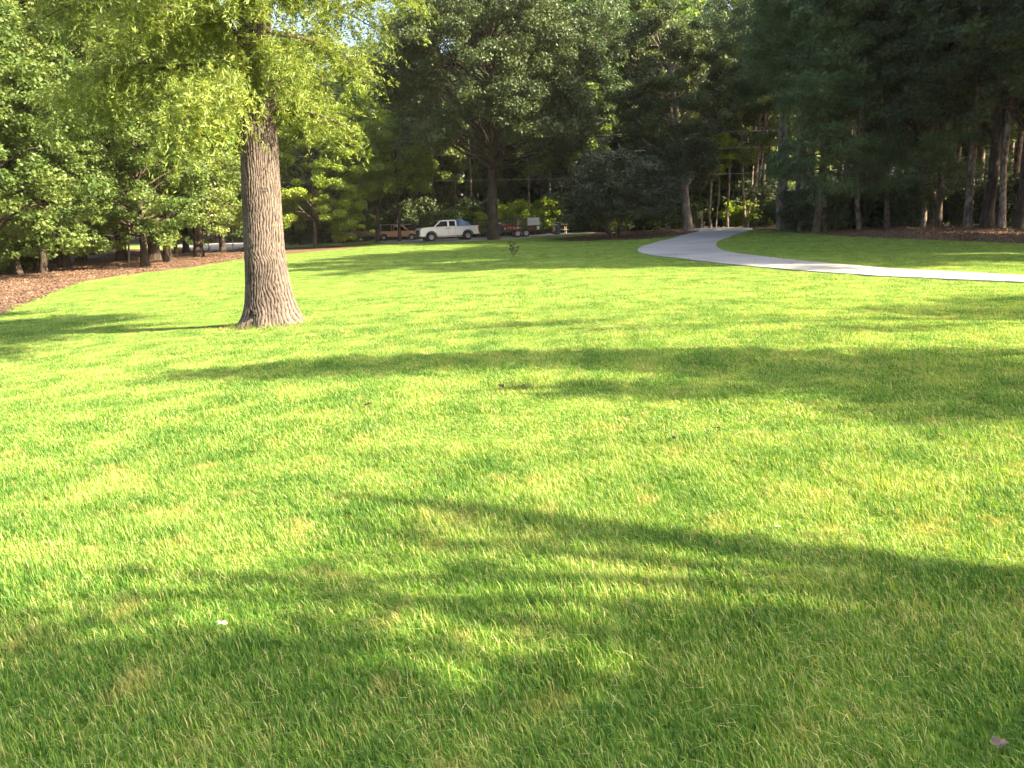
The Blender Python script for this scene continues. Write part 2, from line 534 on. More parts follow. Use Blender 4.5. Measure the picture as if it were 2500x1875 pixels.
# lawn outline: left edge against the litter bed, back edge along the drive, then right bank
lawn_px = [(-60, 810), (0, 768), (60, 742), (116, 724), (160, 703), (203, 688), (318, 671), (428, 659), (510, 648), (590, 633), (696, 621), (786, 613), (860, 606), (921, 596), (985, 592),
           (1060, 590), (1200, 587), (1300, 581), (1380, 572), (1430, 567), (1445, 572), (1405, 586), (1450, 588), (1520, 585), (1600, 576), (1660, 570), (1700, 568), (1760, 562), (1848, 561), (1960, 570), (2060, 577), (2122, 581), (2260, 585), (2417, 592), (2560, 600)]
lp = GP(lawn_px)
lp = lp + [(60, 30), (60, -12), (-12, -12), (-14, 10)]
LAWN = np.array([(p.x, p.y) for p in smooth_poly(lp, 2)])
# concrete drive
drive_px = [(2560, 698), (2480, 692), (2320, 686), (2120, 676), (1960, 664), (1830, 652), (1720, 641), (1640, 630), (1580, 624), (1557, 616), (1556, 609), (1575, 600), (1610, 590), (1650, 580), (1685, 571), (1712, 564), (1690, 560.5), (1640, 560), (1560, 562), (1480, 565.5),
            (1425, 570.5), (1350, 576.5), (1260, 583.5), (1160, 588.5), (1060, 592), (985, 594), (925, 594), (925, 587), (985, 586.5), (1100, 583.5), (1200, 580.5), (1300, 575.5), (1400, 566.5), (1450, 560), (1520, 555.5), (1600, 553.5), (1680, 552.8), (1760, 553.2), (1810, 555), (1838, 558.5), (1832, 563), (1810, 570), (1780, 579), (1752, 590), (1746, 600), (1756, 610), (1785, 618),
            (1830, 625), (1900, 633), (2000, 643), (2110, 654), (2280, 665), (2440, 673), (2560, 678)]
DRIVE = np.array([(p.x, p.y) for p in smooth_poly(GP(drive_px), 2)])
link('lawn', poly_sheet('lawn', LAWN, M['lawn'], .012, 1.0), kind='structure')
link('concrete_drive', poly_sheet('concrete_drive', DRIVE, M['concrete'], .05, .9, .1), kind='structure')

# expansion joints and cracks across the concrete
def strip(name, pts, w, mat, dz, parent=None, kind=None):
    V = []
    n = len(pts)
    for i, p in enumerate(pts):
        a = Vector(pts[max(0, i - 1)]); b = Vector(pts[min(n - 1, i + 1)])
        d = (b - a).normalized(); s = Vector((-d.y, d.x)) * w / 2
        for q in (Vector(p) - s, Vector(p) + s):
            V.append((q.x, q.y, ht(q.x, q.y) + dz))
    F = [(2 * i, 2 * i + 2, 2 * i + 3, 2 * i + 1) for i in range(n - 1)]
    return link(name, mesh_np(name, V, F, [mat]), parent, kind=kind)
for (a, b, w) in (((1600, 626), (1800, 621), .13), ((1580, 599), (1762, 594), .14), ((2010, 667), (2180, 659), .08), ((1700, 574.5), (1802, 571.5), .07), ((1890, 657), (1960, 639), .03), ((2330, 685), (2420, 672), .03)):
    p, q = G(*a), G(*b)
    nn = 24
    rr = random.Random(int(a[0]))
    pts = [(p.x + (q.x - p.x) * t / nn + rr.uniform(-.03, .03), p.y + (q.y - p.y) * t / nn + rr.uniform(-.05, .05)) for t in range(nn + 1)]
    strip('drive_joint', pts, w, M['joint'], .056, kind='structure')

# ------------------------------------------------------------------ grass blades
def tuft(seed, size, dens, h, w, segs, lay=.5):
    rng = np.random.default_rng(seed)
    n = int(dens * size * size)
    P = rng.uniform(-size / 2, size / 2, (n, 2))
    # tussocks
    cl = rng.uniform(-size / 2, size / 2, (max(3, int(14 * size * size)), 2))
    d = ((P[:, None] - cl[None]) ** 2).sum(-1).min(1) ** .5
    H = h * rng.uniform(.45, 1.25, n) * (1.15 - .7 * np.clip(d / .2, 0, 1) * .5)
    az = rng.uniform(0, 2 * PI, n)
    lean = rng.uniform(.1, 1.0, n) ** 1.1 * lay
    flat = rng.random(n) < .12
    lean = np.where(flat, rng.uniform(.9, 1.6, n), lean)
    D = np.stack([np.cos(az), np.sin(az)], 1) * lean[:, None] + np.array([-.22, .1])
    face = az + rng.normal(0, .5, n) + PI / 2
    S = np.stack([np.cos(face), np.sin(face), np.zeros(n)], 1) * (w * rng.uniform(.6, 1.3, n))[:, None] * .5
    z0 = np.full(n, -.01)
    B = np.column_stack([P, z0])
    up = np.array([0, 0, 1.])
    t = rng.uniform(0, 1, n) ** 1.3 * .75
    t = np.where(rng.random(n) < .10, rng.uniform(.8, 1.15, n), t)
    t = np.where(flat, t + .3, t)
    if segs == 1:
        Tp = B + np.column_stack([D * H[:, None] * .9, H * .8])
        V = np.stack([B - S, B + S, Tp], 1).reshape(-1, 3)
        F = np.arange(3 * n).reshape(n, 3)
        me = mesh_np('grass_tuft', V, F, [M['grass']])
        set_tint(me, np.repeat(t, 3))
    else:
        Md = B + np.column_stack([D * H[:, None] * .3, H * .55])
        T1 = B + np.column_stack([D * H[:, None] * .95, H * .9 / (1 + lean * .5)])
        V = np.stack([B - S, B + S, Md + S * .85, Md - S * .85, T1 + S * .15, T1 - S * .15], 1).reshape(-1, 3)
        k = np.arange(n)[:, None] * 6
        F = np.concatenate([k + [0, 1, 2, 3], k + [3, 2, 4, 5]])
        me = mesh_np('grass_tuft', V, F, [M['grass']])
        set_tint(me, np.repeat(t, 6))
    return me

tuft_col = bpy.data.collections.new('grass_tufts')
TUFTS = []
def add_tuft(*a):
    i = len(TUFTS)
    o = bpy.data.objects.new('grass_tuft_%02d' % i, tuft(i + 11, *a))
    tuft_col.objects.link(o); TUFTS.append(o)
    return i
# (size, blades per m2, height, width, segments)
T = {}
T[0, .5] = [add_tuft(.52, 13200, .068, .0038, 2) for _ in range(3)]
T[0, .25] = [add_tuft(.26, 13200, .068, .0038, 2) for _ in range(2)]
T[1, 1.] = [add_tuft(1.03, 8500, .058, .0055, 2) for _ in range(3)]
T[1, .5] = [add_tuft(.52, 8500, .058, .0055, 1) for _ in range(2)]
T[1, .25] = [add_tuft(.26, 8500, .056, .0055, 1)]
T[2, 2.] = [add_tuft(2.05, 3000, .048, .012, 1) for _ in range(3)]
T[2, 1.] = [add_tuft(1.03, 3000, .048, .012, 1) for _ in range(3)]
T[2, .5] = [add_tuft(.52, 3000, .048, .012, 1)]
T[3, 2.] = [add_tuft(2.05, 1200, .048, .026, 1) for _ in range(3)]
T[3, 1.] = [add_tuft(1.03, 1200, .048, .026, 1)]
T[3, .5] = [add_tuft(.52, 1200, .048, .026, 1)]

OAK = G(652, 790)
grassP = []
def lod(y):
    return 0 if y < 6.5 else 1 if y < 16 else 2 if y < 36 else 3
MINS = {0: .25, 1: .25, 2: .5, 3: .5}
MAXS = {0: .5, 1: 1., 2: 2., 3: 2.}
rg = random.Random(5)
def allowed(xs, ys):
    return inside(LAWN, xs, ys) & ~inside(DRIVE, xs, ys)
def fill_cells():
    cells = []
    y = 0.
    S = 2.
    for j in range(0, 50):
        for i in range(-40, 30):
            x0, y0 = i * S, j * S
            xm, ym = x0 + 1, y0 + 1
            if abs(xm) > .66 * ym + 3.2: continue
            cells.append((x0, y0, S))
    while cells:
        arr = np.array(cells)
        x0, y0, s = arr[:, 0], arr[:, 1], arr[:, 2]
        res = np.zeros(len(arr), int)
        for fx, fy in ((0, 0), (1, 0), (0, 1), (1, 1), (.5, .5), (.5, 0), (0, .5), (1, .5), (.5, 1)):
            res += allowed(x0 + fx * s, y0 + fy * s)
        nxt = []
        for k in range(len(arr)):
            L = lod(y0[k] + s[k] / 2)
            full = res[k] == 9
            if res[k] == 0 and s[k] < 2: continue
            if res[k] == 0 and s[k] == 2 and y0[k] > 0 and not inside(LAWN, np.array([x0[k] + 1]), np.array([y0[k] + 1]))[0] and res[k] == 0:
                # still split large cells that the outline may cut
                pass
            if full and s[k] <= MAXS[L]:
                grassP.append((x0[k] + s[k] / 2, y0[k] + s[k] / 2, s[k], L)); continue
            if s[k] / 2 >= MINS[L] - 1e-6 and (res[k] > 0 or s[k] == 2):
                h = s[k] / 2
                nxt += [(x0[k], y0[k], h), (x0[k] + h, y0[k], h), (x0[k], y0[k] + h, h), (x0[k] + h, y0[k] + h, h)]
            elif res[k] >= 5:
                grassP.append((x0[k] + s[k] / 2, y0[k] + s[k] / 2, s[k], L))
        cells = nxt
fill_cells()
GA = np.array(grassP)
gx, gy = GA[:, 0], GA[:, 1]
gz = hts(gx, gy) + .012
e = .3
sx = (hts(gx + e, gy) - hts(gx - e, gy)) / (2 * e); sy = (hts(gx, gy + e) - hts(gx, gy - e)) / (2 * e)
rngg = np.random.default_rng(3)
pick, rots, scl = [], [], []
for k in range(len(GA)):
    c = T[int(GA[k, 3]), float(GA[k, 2])]
    pick.append(rg.choice(c))
    nrm = Vector((-sx[k], -sy[k], 1)).normalized()
    q = nrm.to_track_quat('Z', 'Y').to_matrix()
    yaw = 0.0
    # tiles stay square on so that they meet edge to edge
    qz = Matrix.Rotation(yaw, 3, 'Z')
    X = Vector((1, 0, sx[k])).normalized(); Y = nrm.cross(X)
    B3 = Matrix((X, Y, nrm)).transposed()
    rots.append((B3 @ qz).to_euler())
    hz = 1 + .22 * math.sin(GA[k, 0] * 1.7 + 2 * math.sin(GA[k, 1] * .9)) * math.cos(GA[k, 1] * 2.1 + GA[k, 0])
    scl.append((rg.uniform(.97, 1.03), rg.uniform(.97, 1.03), rg.uniform(.85, 1.12) * hz))
gme = bpy.data.meshes.new('grass')
gme.vertices.add(len(GA)); gme.vertices.foreach_set('co', np.stack([gx, gy, gz], 1).astype(np.float32).ravel())
a = gme.attributes.new('pick', 'INT', 'POINT'); a.data.foreach_set('value', np.array(pick, np.int32))
a = gme.attributes.new('rot', 'FLOAT_VECTOR', 'POINT'); a.data.foreach_set('vector', np.array([tuple(r) for r in rots], np.float32).ravel())
a = gme.attributes.new('scl', 'FLOAT_VECTOR', 'POINT'); a.data.foreach_set('vector', np.array(scl, np.float32).ravel())
grass = link('grass', gme, kind='stuff')
tag(grass, 'short green lawn grass with yellowed straw patches', 'grass')
ng = bpy.data.node_groups.new('scatter', 'GeometryNodeTree')
ng.interface.new_socket('Geometry', in_out='INPUT', socket_type='NodeSocketGeometry')
ng.interface.new_socket('Geometry', in_out='OUTPUT', socket_type='NodeSocketGeometry')
gi = ng.nodes.new('NodeGroupInput'); go = ng.nodes.new('NodeGroupOutput')
ci = ng.nodes.new('GeometryNodeCollectionInfo'); ci.inputs[0].default_value = tuft_col; ci.inputs['Separate Children'].default_value = True; ci.inputs['Reset Children'].default_value = True
ip = ng.nodes.new('GeometryNodeInstanceOnPoints'); ip.inputs['Pick Instance'].default_value = True
def named(nm, ty):
    x = ng.nodes.new('GeometryNodeInputNamedAttribute'); x.data_type = ty; x.inputs[0].default_value = nm; return x.outputs[0]
ng.links.new(gi.outputs[0], ip.inputs['Points']); ng.links.new(ci.outputs[0], ip.inputs['Instance'])
ng.links.new(named('pick', 'INT'), ip.inputs['Instance Index'])
er = ng.nodes.new('FunctionNodeEulerToRotation'); ng.links.new(named('rot', 'FLOAT_VECTOR'), er.inputs[0]); ng.links.new(er.outputs[0], ip.inputs['Rotation'])
ng.links.new(named('scl', 'FLOAT_VECTOR'), ip.inputs['Scale'])
ng.links.new(ip.outputs[0], go.inputs[0])
md = grass.modifiers.new('scatter', 'NODES'); md.node_group = ng
print('grass tiles', len(GA))

# ------------------------------------------------------------------ faint haze added to lift the dark tones of the woods
hm = bpy.data.materials.new('haze'); hm.use_nodes = True
hn = hm.node_tree.nodes; hn.clear()
pv = hn.new('ShaderNodeVolumePrincipled'); pv.inputs['Color'].default_value = (1, .95, .88, 1); pv.inputs['Density'].default_value = .00008; pv.inputs['Anisotropy'].default_value = 0
ho = hn.new('ShaderNodeOutputMaterial'); hm.node_tree.links.new(pv.outputs[0], ho.inputs['Volume'])
_z0 = float(min(v.co.z for v in gr.data.vertices)) - 1.5
m_ = MB(); m_.box((0, 275, (_z0 + 46) / 2), (880, 900, 46 - _z0)); link_ = m_.build('haze', hm, kind='stuff')
tag(link_, 'faint warm haze added to lift the dark tones of the woods', 'haze')
SC.cycles.volume_bounces = 0

# ------------------------------------------------------------------ litter on the beds
def scatter_litter(name, polys_px, n, size, seed, label, mat):
    rng = np.random.default_rng(seed)
    P = []
    for pp in polys_px:
        A = np.array(GP(pp))
        lo, hi = A.min(0), A.max(0)
        q = rng.uniform(lo, hi, (n, 2))
        q = q[inside(A, q[:, 0], q[:, 1]) & ~inside(DRIVE, q[:, 0], q[:, 1])]
        P.append(q)
    P = np.concatenate(P)
    Z = hts(P[:, 0], P[:, 1]) + rng.uniform(.01, .06, len(P))
    me = leaf_mesh(rng, name, np.column_stack([P, Z]), 1.0, size, size * .45, rng.random(len(P)) * .8, mat, rnd=.45)
    return tag(link(name, me, kind='stuff'), label, 'leaf litter')
scatter_litter('leaf_litter', [[(-60, 815), (0, 775), (60, 748), (116, 727), (203, 690), (318, 672), (590, 634), (590, 600), (300, 612), (120, 650), (-60, 680)]], 110000, .10, 8,
               'red brown leaf litter under the trees left of the lawn', M['litter_leaf'])
scatter_litter('leaf_litter', [[(1400, 590), (1330, 585), (1480, 572), (1560, 566), (1700, 563), (1740, 566), (1640, 578), (1560, 586)]], 40000, .14, 9,
               'pine straw bed around the leaning tree by the drive', M['litter_leaf'])
scatter_litter('leaf_litter', [[(1840, 561), (1960, 570), (2122, 581), (2417, 592), (2560, 600), (2560, 560), (2200, 554), (1850, 552)]], 80000, .14, 10,
               'dark leaf litter bank below the woods right of the drive', M['litter_leaf'])

rng_d = np.random.default_rng(12)
E_ = []
nD = len(DRIVE)
for i in range(nD):
    a_, b_2 = DRIVE[i], DRIVE[(i + 1) % nD]
    L_ = np.hypot(*(b_2 - a_)); k_ = int(L_ * 16)
    if k_ == 0 or a_[1] > 97: continue
    t_ = rng_d.random((k_, 1)); nrm_ = np.array([-(b_2 - a_)[1], (b_2 - a_)[0]]) / max(L_, 1e-6)
    E_.append(a_ + (b_2 - a_) * t_ + nrm_ * np.abs(rng_d.normal(0, .22, (k_, 1))) * 1.0)
E_ = np.concatenate(E_ + [DRIVE[rng_d.integers(0, nD, 500)] + rng_d.normal(0, 1.2, (500, 2))])
E_ = E_[inside(DRIVE, E_[:, 0], E_[:, 1])]
tag(link('leaf_litter', leaf_mesh(rng_d, 'leaf_litter', np.column_stack([E_, hts(E_[:, 0], E_[:, 1]) + .062]), 1.5, .09, .04, rng_d.random(len(E_)), M['litter_leaf'], rnd=.25), kind='stuff'), 'dry leaves and needles blown along the edges of the drive', 'leaf litter')
# ------------------------------------------------------------------ trees
def grow(seed, H, r0, cb, Rad, prof, n_limbs, leaves, cl_per, cl_r, flat=.55, up0=.1, up1=.8, lean=(0, 0), wob=.02, limb_r=.35, droop=0., inner=.3, top=1.0, subs=2, mask=None, bow=0.):
    """skeleton and leaf positions of one tree, base at the origin.
    cb: height where the crown starts; prof(t): relative reach at crown height t in 0..1; up0/up1: slope of low/high limbs"""
    rng = np.random.default_rng(seed)
    nt_ = 14
    s = np.linspace(0, 1, nt_)
    wx = np.cumsum(rng.normal(0, wob, nt_)) * H / nt_ * 2; wy = np.cumsum(rng.normal(0, wob, nt_)) * H / nt_ * 2
    wx -= wx[0]; wy -= wy[0]
    TP = np.stack([lean[0] * s * H + wx + bow * np.sin(s * PI) * H, lean[1] * s * H + wy, s * H * top], 1)
    TR = r0 * (1 - s * .93) ** .8
    TR[0] *= 1.12
    limbs, cents, crs = [], [], []
    def tp(h):
        t = min(.999, h / (H * top)) * (nt_ - 1); i = int(t); f = t - i
        return TP[i] * (1 - f) + TP[i + 1] * f, TR[i] * (1 - f) + TR[i + 1] * f
    for k in range(n_limbs):
        t = (k + rng.uniform(.1, .9)) / n_limbs
        h = cb + (H * .97 - cb) * t
        b, br = tp(h)
        az = k * 2.399963 + rng.uniform(-.5, .5)
        reach = Rad * prof(t) * rng.uniform(.7, 1.12)
        if mask is not None: reach *= mask(az, t)
        if reach < .15: continue
        sl = up0 + (up1 - up0) * t + rng.uniform(-.12, .12)
        n = 7
        q = np.linspace(0, 1, n)
        dirv = np.array([math.cos(az), math.sin(az), 0])
        side = np.array([-dirv[1], dirv[0], 0])
        z = reach * sl * q - droop * reach * q ** 2.2
        P = b + dirv * (reach * q)[:, None] + side * (np.cumsum(rng.normal(0, .04, n)) * reach)[:, None]
        P[:, 2] += z
        rr = max(.012, br * limb_r) * (1 - q * .85)
        limbs.append((P, rr))
        tips = [(P, q, reach)]
        for j in range(subs):
            i0 = rng.integers(1, n - 2)
            a2 = az + rng.choice((-1, 1)) * rng.uniform(.5, 1.1)
            l2 = reach * rng.uniform(.3, .55)
            d2 = np.array([math.cos(a2), math.sin(a2), sl * .6 + rng.uniform(-.1, .35)])
            m = 5; q2 = np.linspace(0, 1, m)
            P2 = P[i0] + d2 * (l2 * q2)[:, None]
            P2[:, 2] -= droop * l2 * q2 ** 2
            limbs.append((P2, rr[i0] * .6 * (1 - q2 * .8)))
            tips.append((P2, q2, l2))
        for PP, qq, ln in tips:
            for c in range(cl_per):
                u = inner + (1 - inner) * rng.random() ** .7
                i = u * (len(PP) - 1); a = int(min(i, len(PP) - 2)); f = i - a
                p = PP[a] * (1 - f) + PP[a + 1] * f
                cents.append(p + rng.normal(0, cl_r * .5, 3) * [1, 1, .6]); crs.append(cl_r * rng.uniform(.6, 1.25))
    # top
    for c in range(cl_per * 2):
        cents.append(TP[-1] + rng.normal(0, cl_r, 3)); crs.append(cl_r * .8)
    cents = np.array(cents); crs = np.array(crs)
    w = crs ** 2; w /= w.sum()
    idx = rng.choice(len(cents), leaves, p=w)
    off = rng.normal(size=(leaves, 3)); off /= np.linalg.norm(off, axis=1)[:, None]
    off *= (rng.random(leaves) ** .45)[:, None]
    P = cents[idx] + off * crs[idx][:, None] * [1, 1, flat]
    return dict(trunk=(TP, TR), limbs=limbs, P=P, out=off, ctint=rng.random(len(cents))[idx], rng=rng)

def round_tree(seed, H, r0, fork, cz, rx, rz, n_lobes, lobe_r, leaves, ncl, cl_r, flat=.6, droop=.15, low=-.75, lean=(0, 0), wob=.015, limb_k=.5, squash=1.0):
    """broad crowned tree: the trunk forks into limbs, each limb ends in a lobe of leaf clusters"""
    rng = np.random.default_rng(seed)
    n = 14; s = np.linspace(0, 1, n)
    top = cz + rz * .35
    wx = np.cumsum(rng.normal(0, wob, n)) * top / n * 2; wy = np.cumsum(rng.normal(0, wob, n)) * top / n * 2
    TP = np.stack([wx - wx[0] + lean[0] * s * top, wy - wy[0] + lean[1] * s * top, s * top], 1)
    TR = r0 * (1 - s * .8) ** .8; TR[0] *= 1.12
    limbs, cents, crs, lob = [], [], [], []
    g = 0
    for k in range(n_lobes):
        zf = low + (1.0 - low) * (k + rng.uniform(0, 1)) / n_lobes
        az = k * 2.399963 + rng.uniform(-.4, .4)
        rr = math.sqrt(max(0.02, 1 - zf * zf)) if zf > -.2 else 1.0 - (abs(zf) - .2) * .35
        q = rng.uniform(.62, .88)
        c = np.array([math.cos(az) * rr * rx * q + lean[0] * cz, math.sin(az) * rr * rx * q * squash + lean[1] * cz, cz + zf * rz * (q if zf > 0 else .95)])
        lr = lobe_r * rng.uniform(.7, 1.25)
        lob.append((c, lr))
        d = math.hypot(c[0], c[1])
        h0 = min(max(fork, c[2] - d * rng.uniform(.55, 1.0)), top * .92) + rng.uniform(0, .4)
        t = h0 / top * (n - 1); i = int(min(t, n - 2)); f = t - i
        b = TP[i] * (1 - f) + TP[i + 1] * f; br = TR[i] * (1 - f) + TR[i + 1] * f
        m = 8; u = np.linspace(0, 1, m)[:, None]
        P = b * (1 - u) + c * u + np.array([0, 0, 1.]) * np.sin(u * PI) * d * rng.uniform(-.02, .14)
        P[1:-1] += rng.normal(0, .03, (m - 2, 3)) * d
        limbs.append((P, br * limb_k * rng.uniform(.7, 1.1) * (1 - u[:, 0] * .8)))
        for j in range(ncl):
            v = rng.normal(size=3); v[2] = v[2] * .8 + .25; v /= np.linalg.norm(v)
            cc = c + v * lr * rng.uniform(.45, 1.0) * [1, 1, .75]
            cc[2] -= droop * max(0, math.hypot(*(cc - c)[:2])) * rng.uniform(0, 1.5)
            cents.append(cc); crs.append(cl_r * rng.uniform(.6, 1.3))
            if j % 2 == 0:
                a = P[rng.integers(4, m)]
                limbs.append((np.stack([a, (a + cc) / 2 + rng.normal(0, .08, 3), cc]), np.array([br * .12 + .012, br * .07 + .01, .008])))
    cents = np.array(cents); crs = np.array(crs)
    w = crs ** 2; w /= w.sum()
    idx = rng.choice(len(cents), leaves, p=w)
    off = rng.normal(size=(leaves, 3)); off /= np.linalg.norm(off, axis=1)[:, None]
    off *= (rng.random(leaves) ** .45)[:, None]
    P = cents[idx] + off * crs[idx][:, None] * [1, 1, flat]
    return dict(trunk=(TP, TR), limbs=limbs, P=P, out=off, ctint=rng.random(len(cents))[idx], rng=rng)

def flare(V, r0, h=.5, amt=.5, lobes=5, seed=0):
    rng = np.random.default_rng(seed)
    a = np.arctan2(V[:, 1], V[:, 0])
    ph = rng.uniform(0, 6)
    k = 1 + amt * np.exp(-np.maximum(V[:, 2], 0) / h) * (.6 + .4 * np.cos(a * lobes + ph))
    V = V.copy(); V[:, 0] *= k; V[:, 1] *= k
    return V

SPECIES = {}
def species(name, g, bark, leafm, L, Wd, up=.7, sides=8, axis_out=False, outw=.4, rnd=.75, fl=.28):
    TP, TR = g['trunk']
    s = np.linspace(0, 1, len(TP)); s2 = np.concatenate([np.linspace(0, .07, 6), np.linspace(.1, 1, 16)])
    P2 = np.stack([np.interp(s2, s, TP[:, i]) for i in range(3)], 1); R2 = np.interp(s2, s, TR)
    P2[0, 2] -= .4
    V, F = tubes([(P2, R2)], 12)
    V = flare(V, TR[0], amt=fl)
    tm = mesh_np('trunk', V, F, [bark], smooth=True)
    lm = None
    if g['limbs']:
        V, F = tubes(g['limbs'], 5)
        lm = mesh_np('branches', V, F, [bark], smooth=True)
    tint = np.clip(g['ctint'] * .55 + g['rng'].random(len(g['P'])) * .45, 0, 1)
    cm = leaf_mesh(g['rng'], 'crown', g['P'], up, L, Wd, tint, leafm, axis=g['out'] if axis_out else None, out=g['out'], outw=outw, rnd=rnd)
    SPECIES[name] = (tm, lm, cm)

def plant(sp, name, label, loc, s=1, rz=0, group=None, rx=0, ry=0, cat='tree', bark=None, leaf=None):
    t = thing(name, label, cat, loc, rz, group, s, rx, ry)
    tm, lm, cm = SPECIES[sp]
    link('trunk', tm, t)
    if lm: link('branches', lm, t, kind='stuff')
    link('crown', cm, t, kind='stuff')
    return t

rnd_ = lambda t: (1 - (2 * t - .85) ** 2 * .8) ** .5 if abs(2 * t - .85) < 1.1 else .3
cone = lambda t: 1.05 - .85 * t
dome = lambda t: math.sqrt(max(0, 1 - (t * .95) ** 2)) * .75 + .25
pinep = lambda t: .55 + .45 * math.sin(t * PI)

# left wood: broadleaf trees with low hanging boughs
species('gum_a', round_tree(1, 19, .30, 2.6, 9.8, 5.6, 8.0, 42, 1.8, 62000, 8, .75, droop=.5, low=-.85), M['bark_dark'], M['leaf_gum'], .22, .135)
species('gum_b', round_tree(2, 21, .36, 3.2, 11.2, 6.2, 8.6, 46, 2.0, 66000, 8, .8, droop=.45, low=-.85), M['bark_dark'], M['leaf_maple'], .23, .14)
species('gum_c', round_tree(3, 16, .26, 2.0, 7.8, 4.9, 6.6, 36, 1.7, 52000, 8, .7, droop=.6, low=-.9), M['bark_dark'], M['leaf_green'], .21, .13)
# yellow-green layered trees right of the oak
species('dogwood_a', round_tree(4, 14, .20, 1.9, 6.6, 5.6, 5.6, 46, 1.5, 80000, 8, .62, droop=.4, low=-.95, flat=.5), M['bark'], M['leaf_lime'], .21, .12, up=.95)
species('dogwood_b', round_tree(5, 12, .17, 2.6, 7.2, 4.0, 4.6, 26, 1.4, 40000, 8, .6, droop=.3), M['bark'], M['leaf_lime'], .21, .12, up=.9)
# tall background hardwoods
species('hard_a', round_tree(6, 25, .34, 5, 15, 6.2, 10, 36, 2.4, 42000, 7, 1.1), M['bark'], M['leaf_green'], .38, .25, sides=6)
species('hard_b', round_tree(7, 23, .30, 6, 14.5, 5.4, 9, 32, 2.2, 38000, 7, 1.0), M['bark'], M['leaf_gum'], .36, .24)
species('hard_c', round_tree(8, 27, .38, 8, 17, 6.4, 10, 34, 2.4, 38000, 7, 1.1), M['bark'], M['leaf_maple'], .38, .25)
species('hard_dark', round_tree(9, 25, .34, 5, 14.5, 6.2, 10, 38, 2.1, 60000, 8, .85), M['bark_dark'], M['leaf_dark'], .24, .15)
# pines
species('pine_a', grow(10, 27, .25, 14, 3.4, pinep, 44, 30000, 3, .85, flat=.7, up0=-.1, up1=.6, subs=2), M['bark_pine'], M['needle'], .42, .07, axis_out=True, up=.2)
species('pine_b', grow(11, 25, .22, 11, 3.8, pinep, 46, 30000, 3, .8, flat=.7, up0=-.2, up1=.5, subs=2), M['bark_pine'], M['needle'], .42, .07, axis_out=True, up=.2)
species('pine_low', grow(12, 22, .24, 3.0, 4.2, cone, 60, 34000, 3, .75, flat=.6, up0=-.1, up1=.4, subs=3, droop=.15), M['bark'], M['needle'], .38, .075, axis_out=True, up=.3)
species('pine_thin', grow(13, 21, .14, 13, 2.2, pinep, 26, 11000, 3, .7, flat=.7, up0=0, up1=.6), M['bark_pine'], M['needle'], .40, .05, axis_out=True, up=.2)
species('fringe', round_tree(15, 15, .2, .8, 7.5, 5.5, 6.8, 36, 2.0, 34000, 7, 1.0, low=-.95), M['bark'], M['leaf_green'], .42, .28)
species('fringe_dark', round_tree(16, 13, .2, .6, 6.5, 5.0, 6.0, 34, 1.9, 34000, 7, 1.0, low=-.95), M['bark'], M['leaf_dark'], .40, .26)
# bare slender stems with small tops
species('sapling_tall', grow(14, 11, .07, 6, 1.8, dome, 16, 5000, 3, .6, wob=.03), M['bark_pale'], M['leaf_bright'], .26, .16)
# undergrowth
def shrub_species(name, seed, H, Rr, n, leafm, L, Wd, flat=.6):
    rng = np.random.default_rng(seed)
    stems, cents, crs = [], [], []
    for k in range(9):
        az = rng.uniform(0, 2 * PI); rch = Rr * rng.uniform(.3, .95)
        q = np.linspace(0, 1, 6)
        P = np.stack([math.cos(az) * rch * q ** 1.2, math.sin(az) * rch * q ** 1.2, H * rng.uniform(.55, .95) * q], 1)
        P[1:] += rng.normal(0, .05, (5, 3)) * H * .3
        P[0, 2] = -.1
        stems.append((P, .035 * H / 2 * (1 - q * .8)))
        for c in range(9):
            i = rng.integers(2, 6); cents.append(P[i] + rng.normal(0, .18, 3) * [Rr, Rr, H * .8]); crs.append(rng.uniform(.2, .42) * min(Rr, H))
    cents = np.array(cents); cents[:, 2] = np.clip(cents[:, 2], .15 * H, H); crs = np.array(crs)
    idx = rng.integers(0, len(cents), n)
    off = rng.normal(size=(n, 3)); off /= np.linalg.norm(off, axis=1)[:, None]; off *= (rng.random(n) ** .5)[:, None]
    P = cents[idx] + off * crs[idx][:, None] * [1, 1, flat]
    P[:, 2] = np.maximum(P[:, 2], .03)
    V, F = tubes(stems, 5)
    sm = mesh_np('stems', V, F, [M['bark']], smooth=True)
    cm = leaf_mesh(rng, 'foliage', P, .6, L, Wd, np.clip(rng.random(len(cents))[idx] * .6 + rng.random(n) * .4, 0, 1), leafm, out=off)
    SPECIES[name] = (sm, None, cm)
shrub_species('shrub_dark', 21, 3.2, 2.4, 9000, M['leaf_dark'], .28, .18)
shrub_species('shrub_green', 22, 3.0, 2.2, 9000, M['leaf_green'], .28, .17)
shrub_species('shrub_bright', 23, 2.6, 1.8, 7000, M['leaf_bright'], .26, .16)
def shrub(sp, label, loc, s=1, rz=0, group=None):
    t = thing('shrub', label, 'shrub', loc, rz, group, s)
    tm, lm, cm = SPECIES[sp]
    link('stems', tm, t, kind='stuff'); link('foliage', cm, t, kind='stuff')
    return t

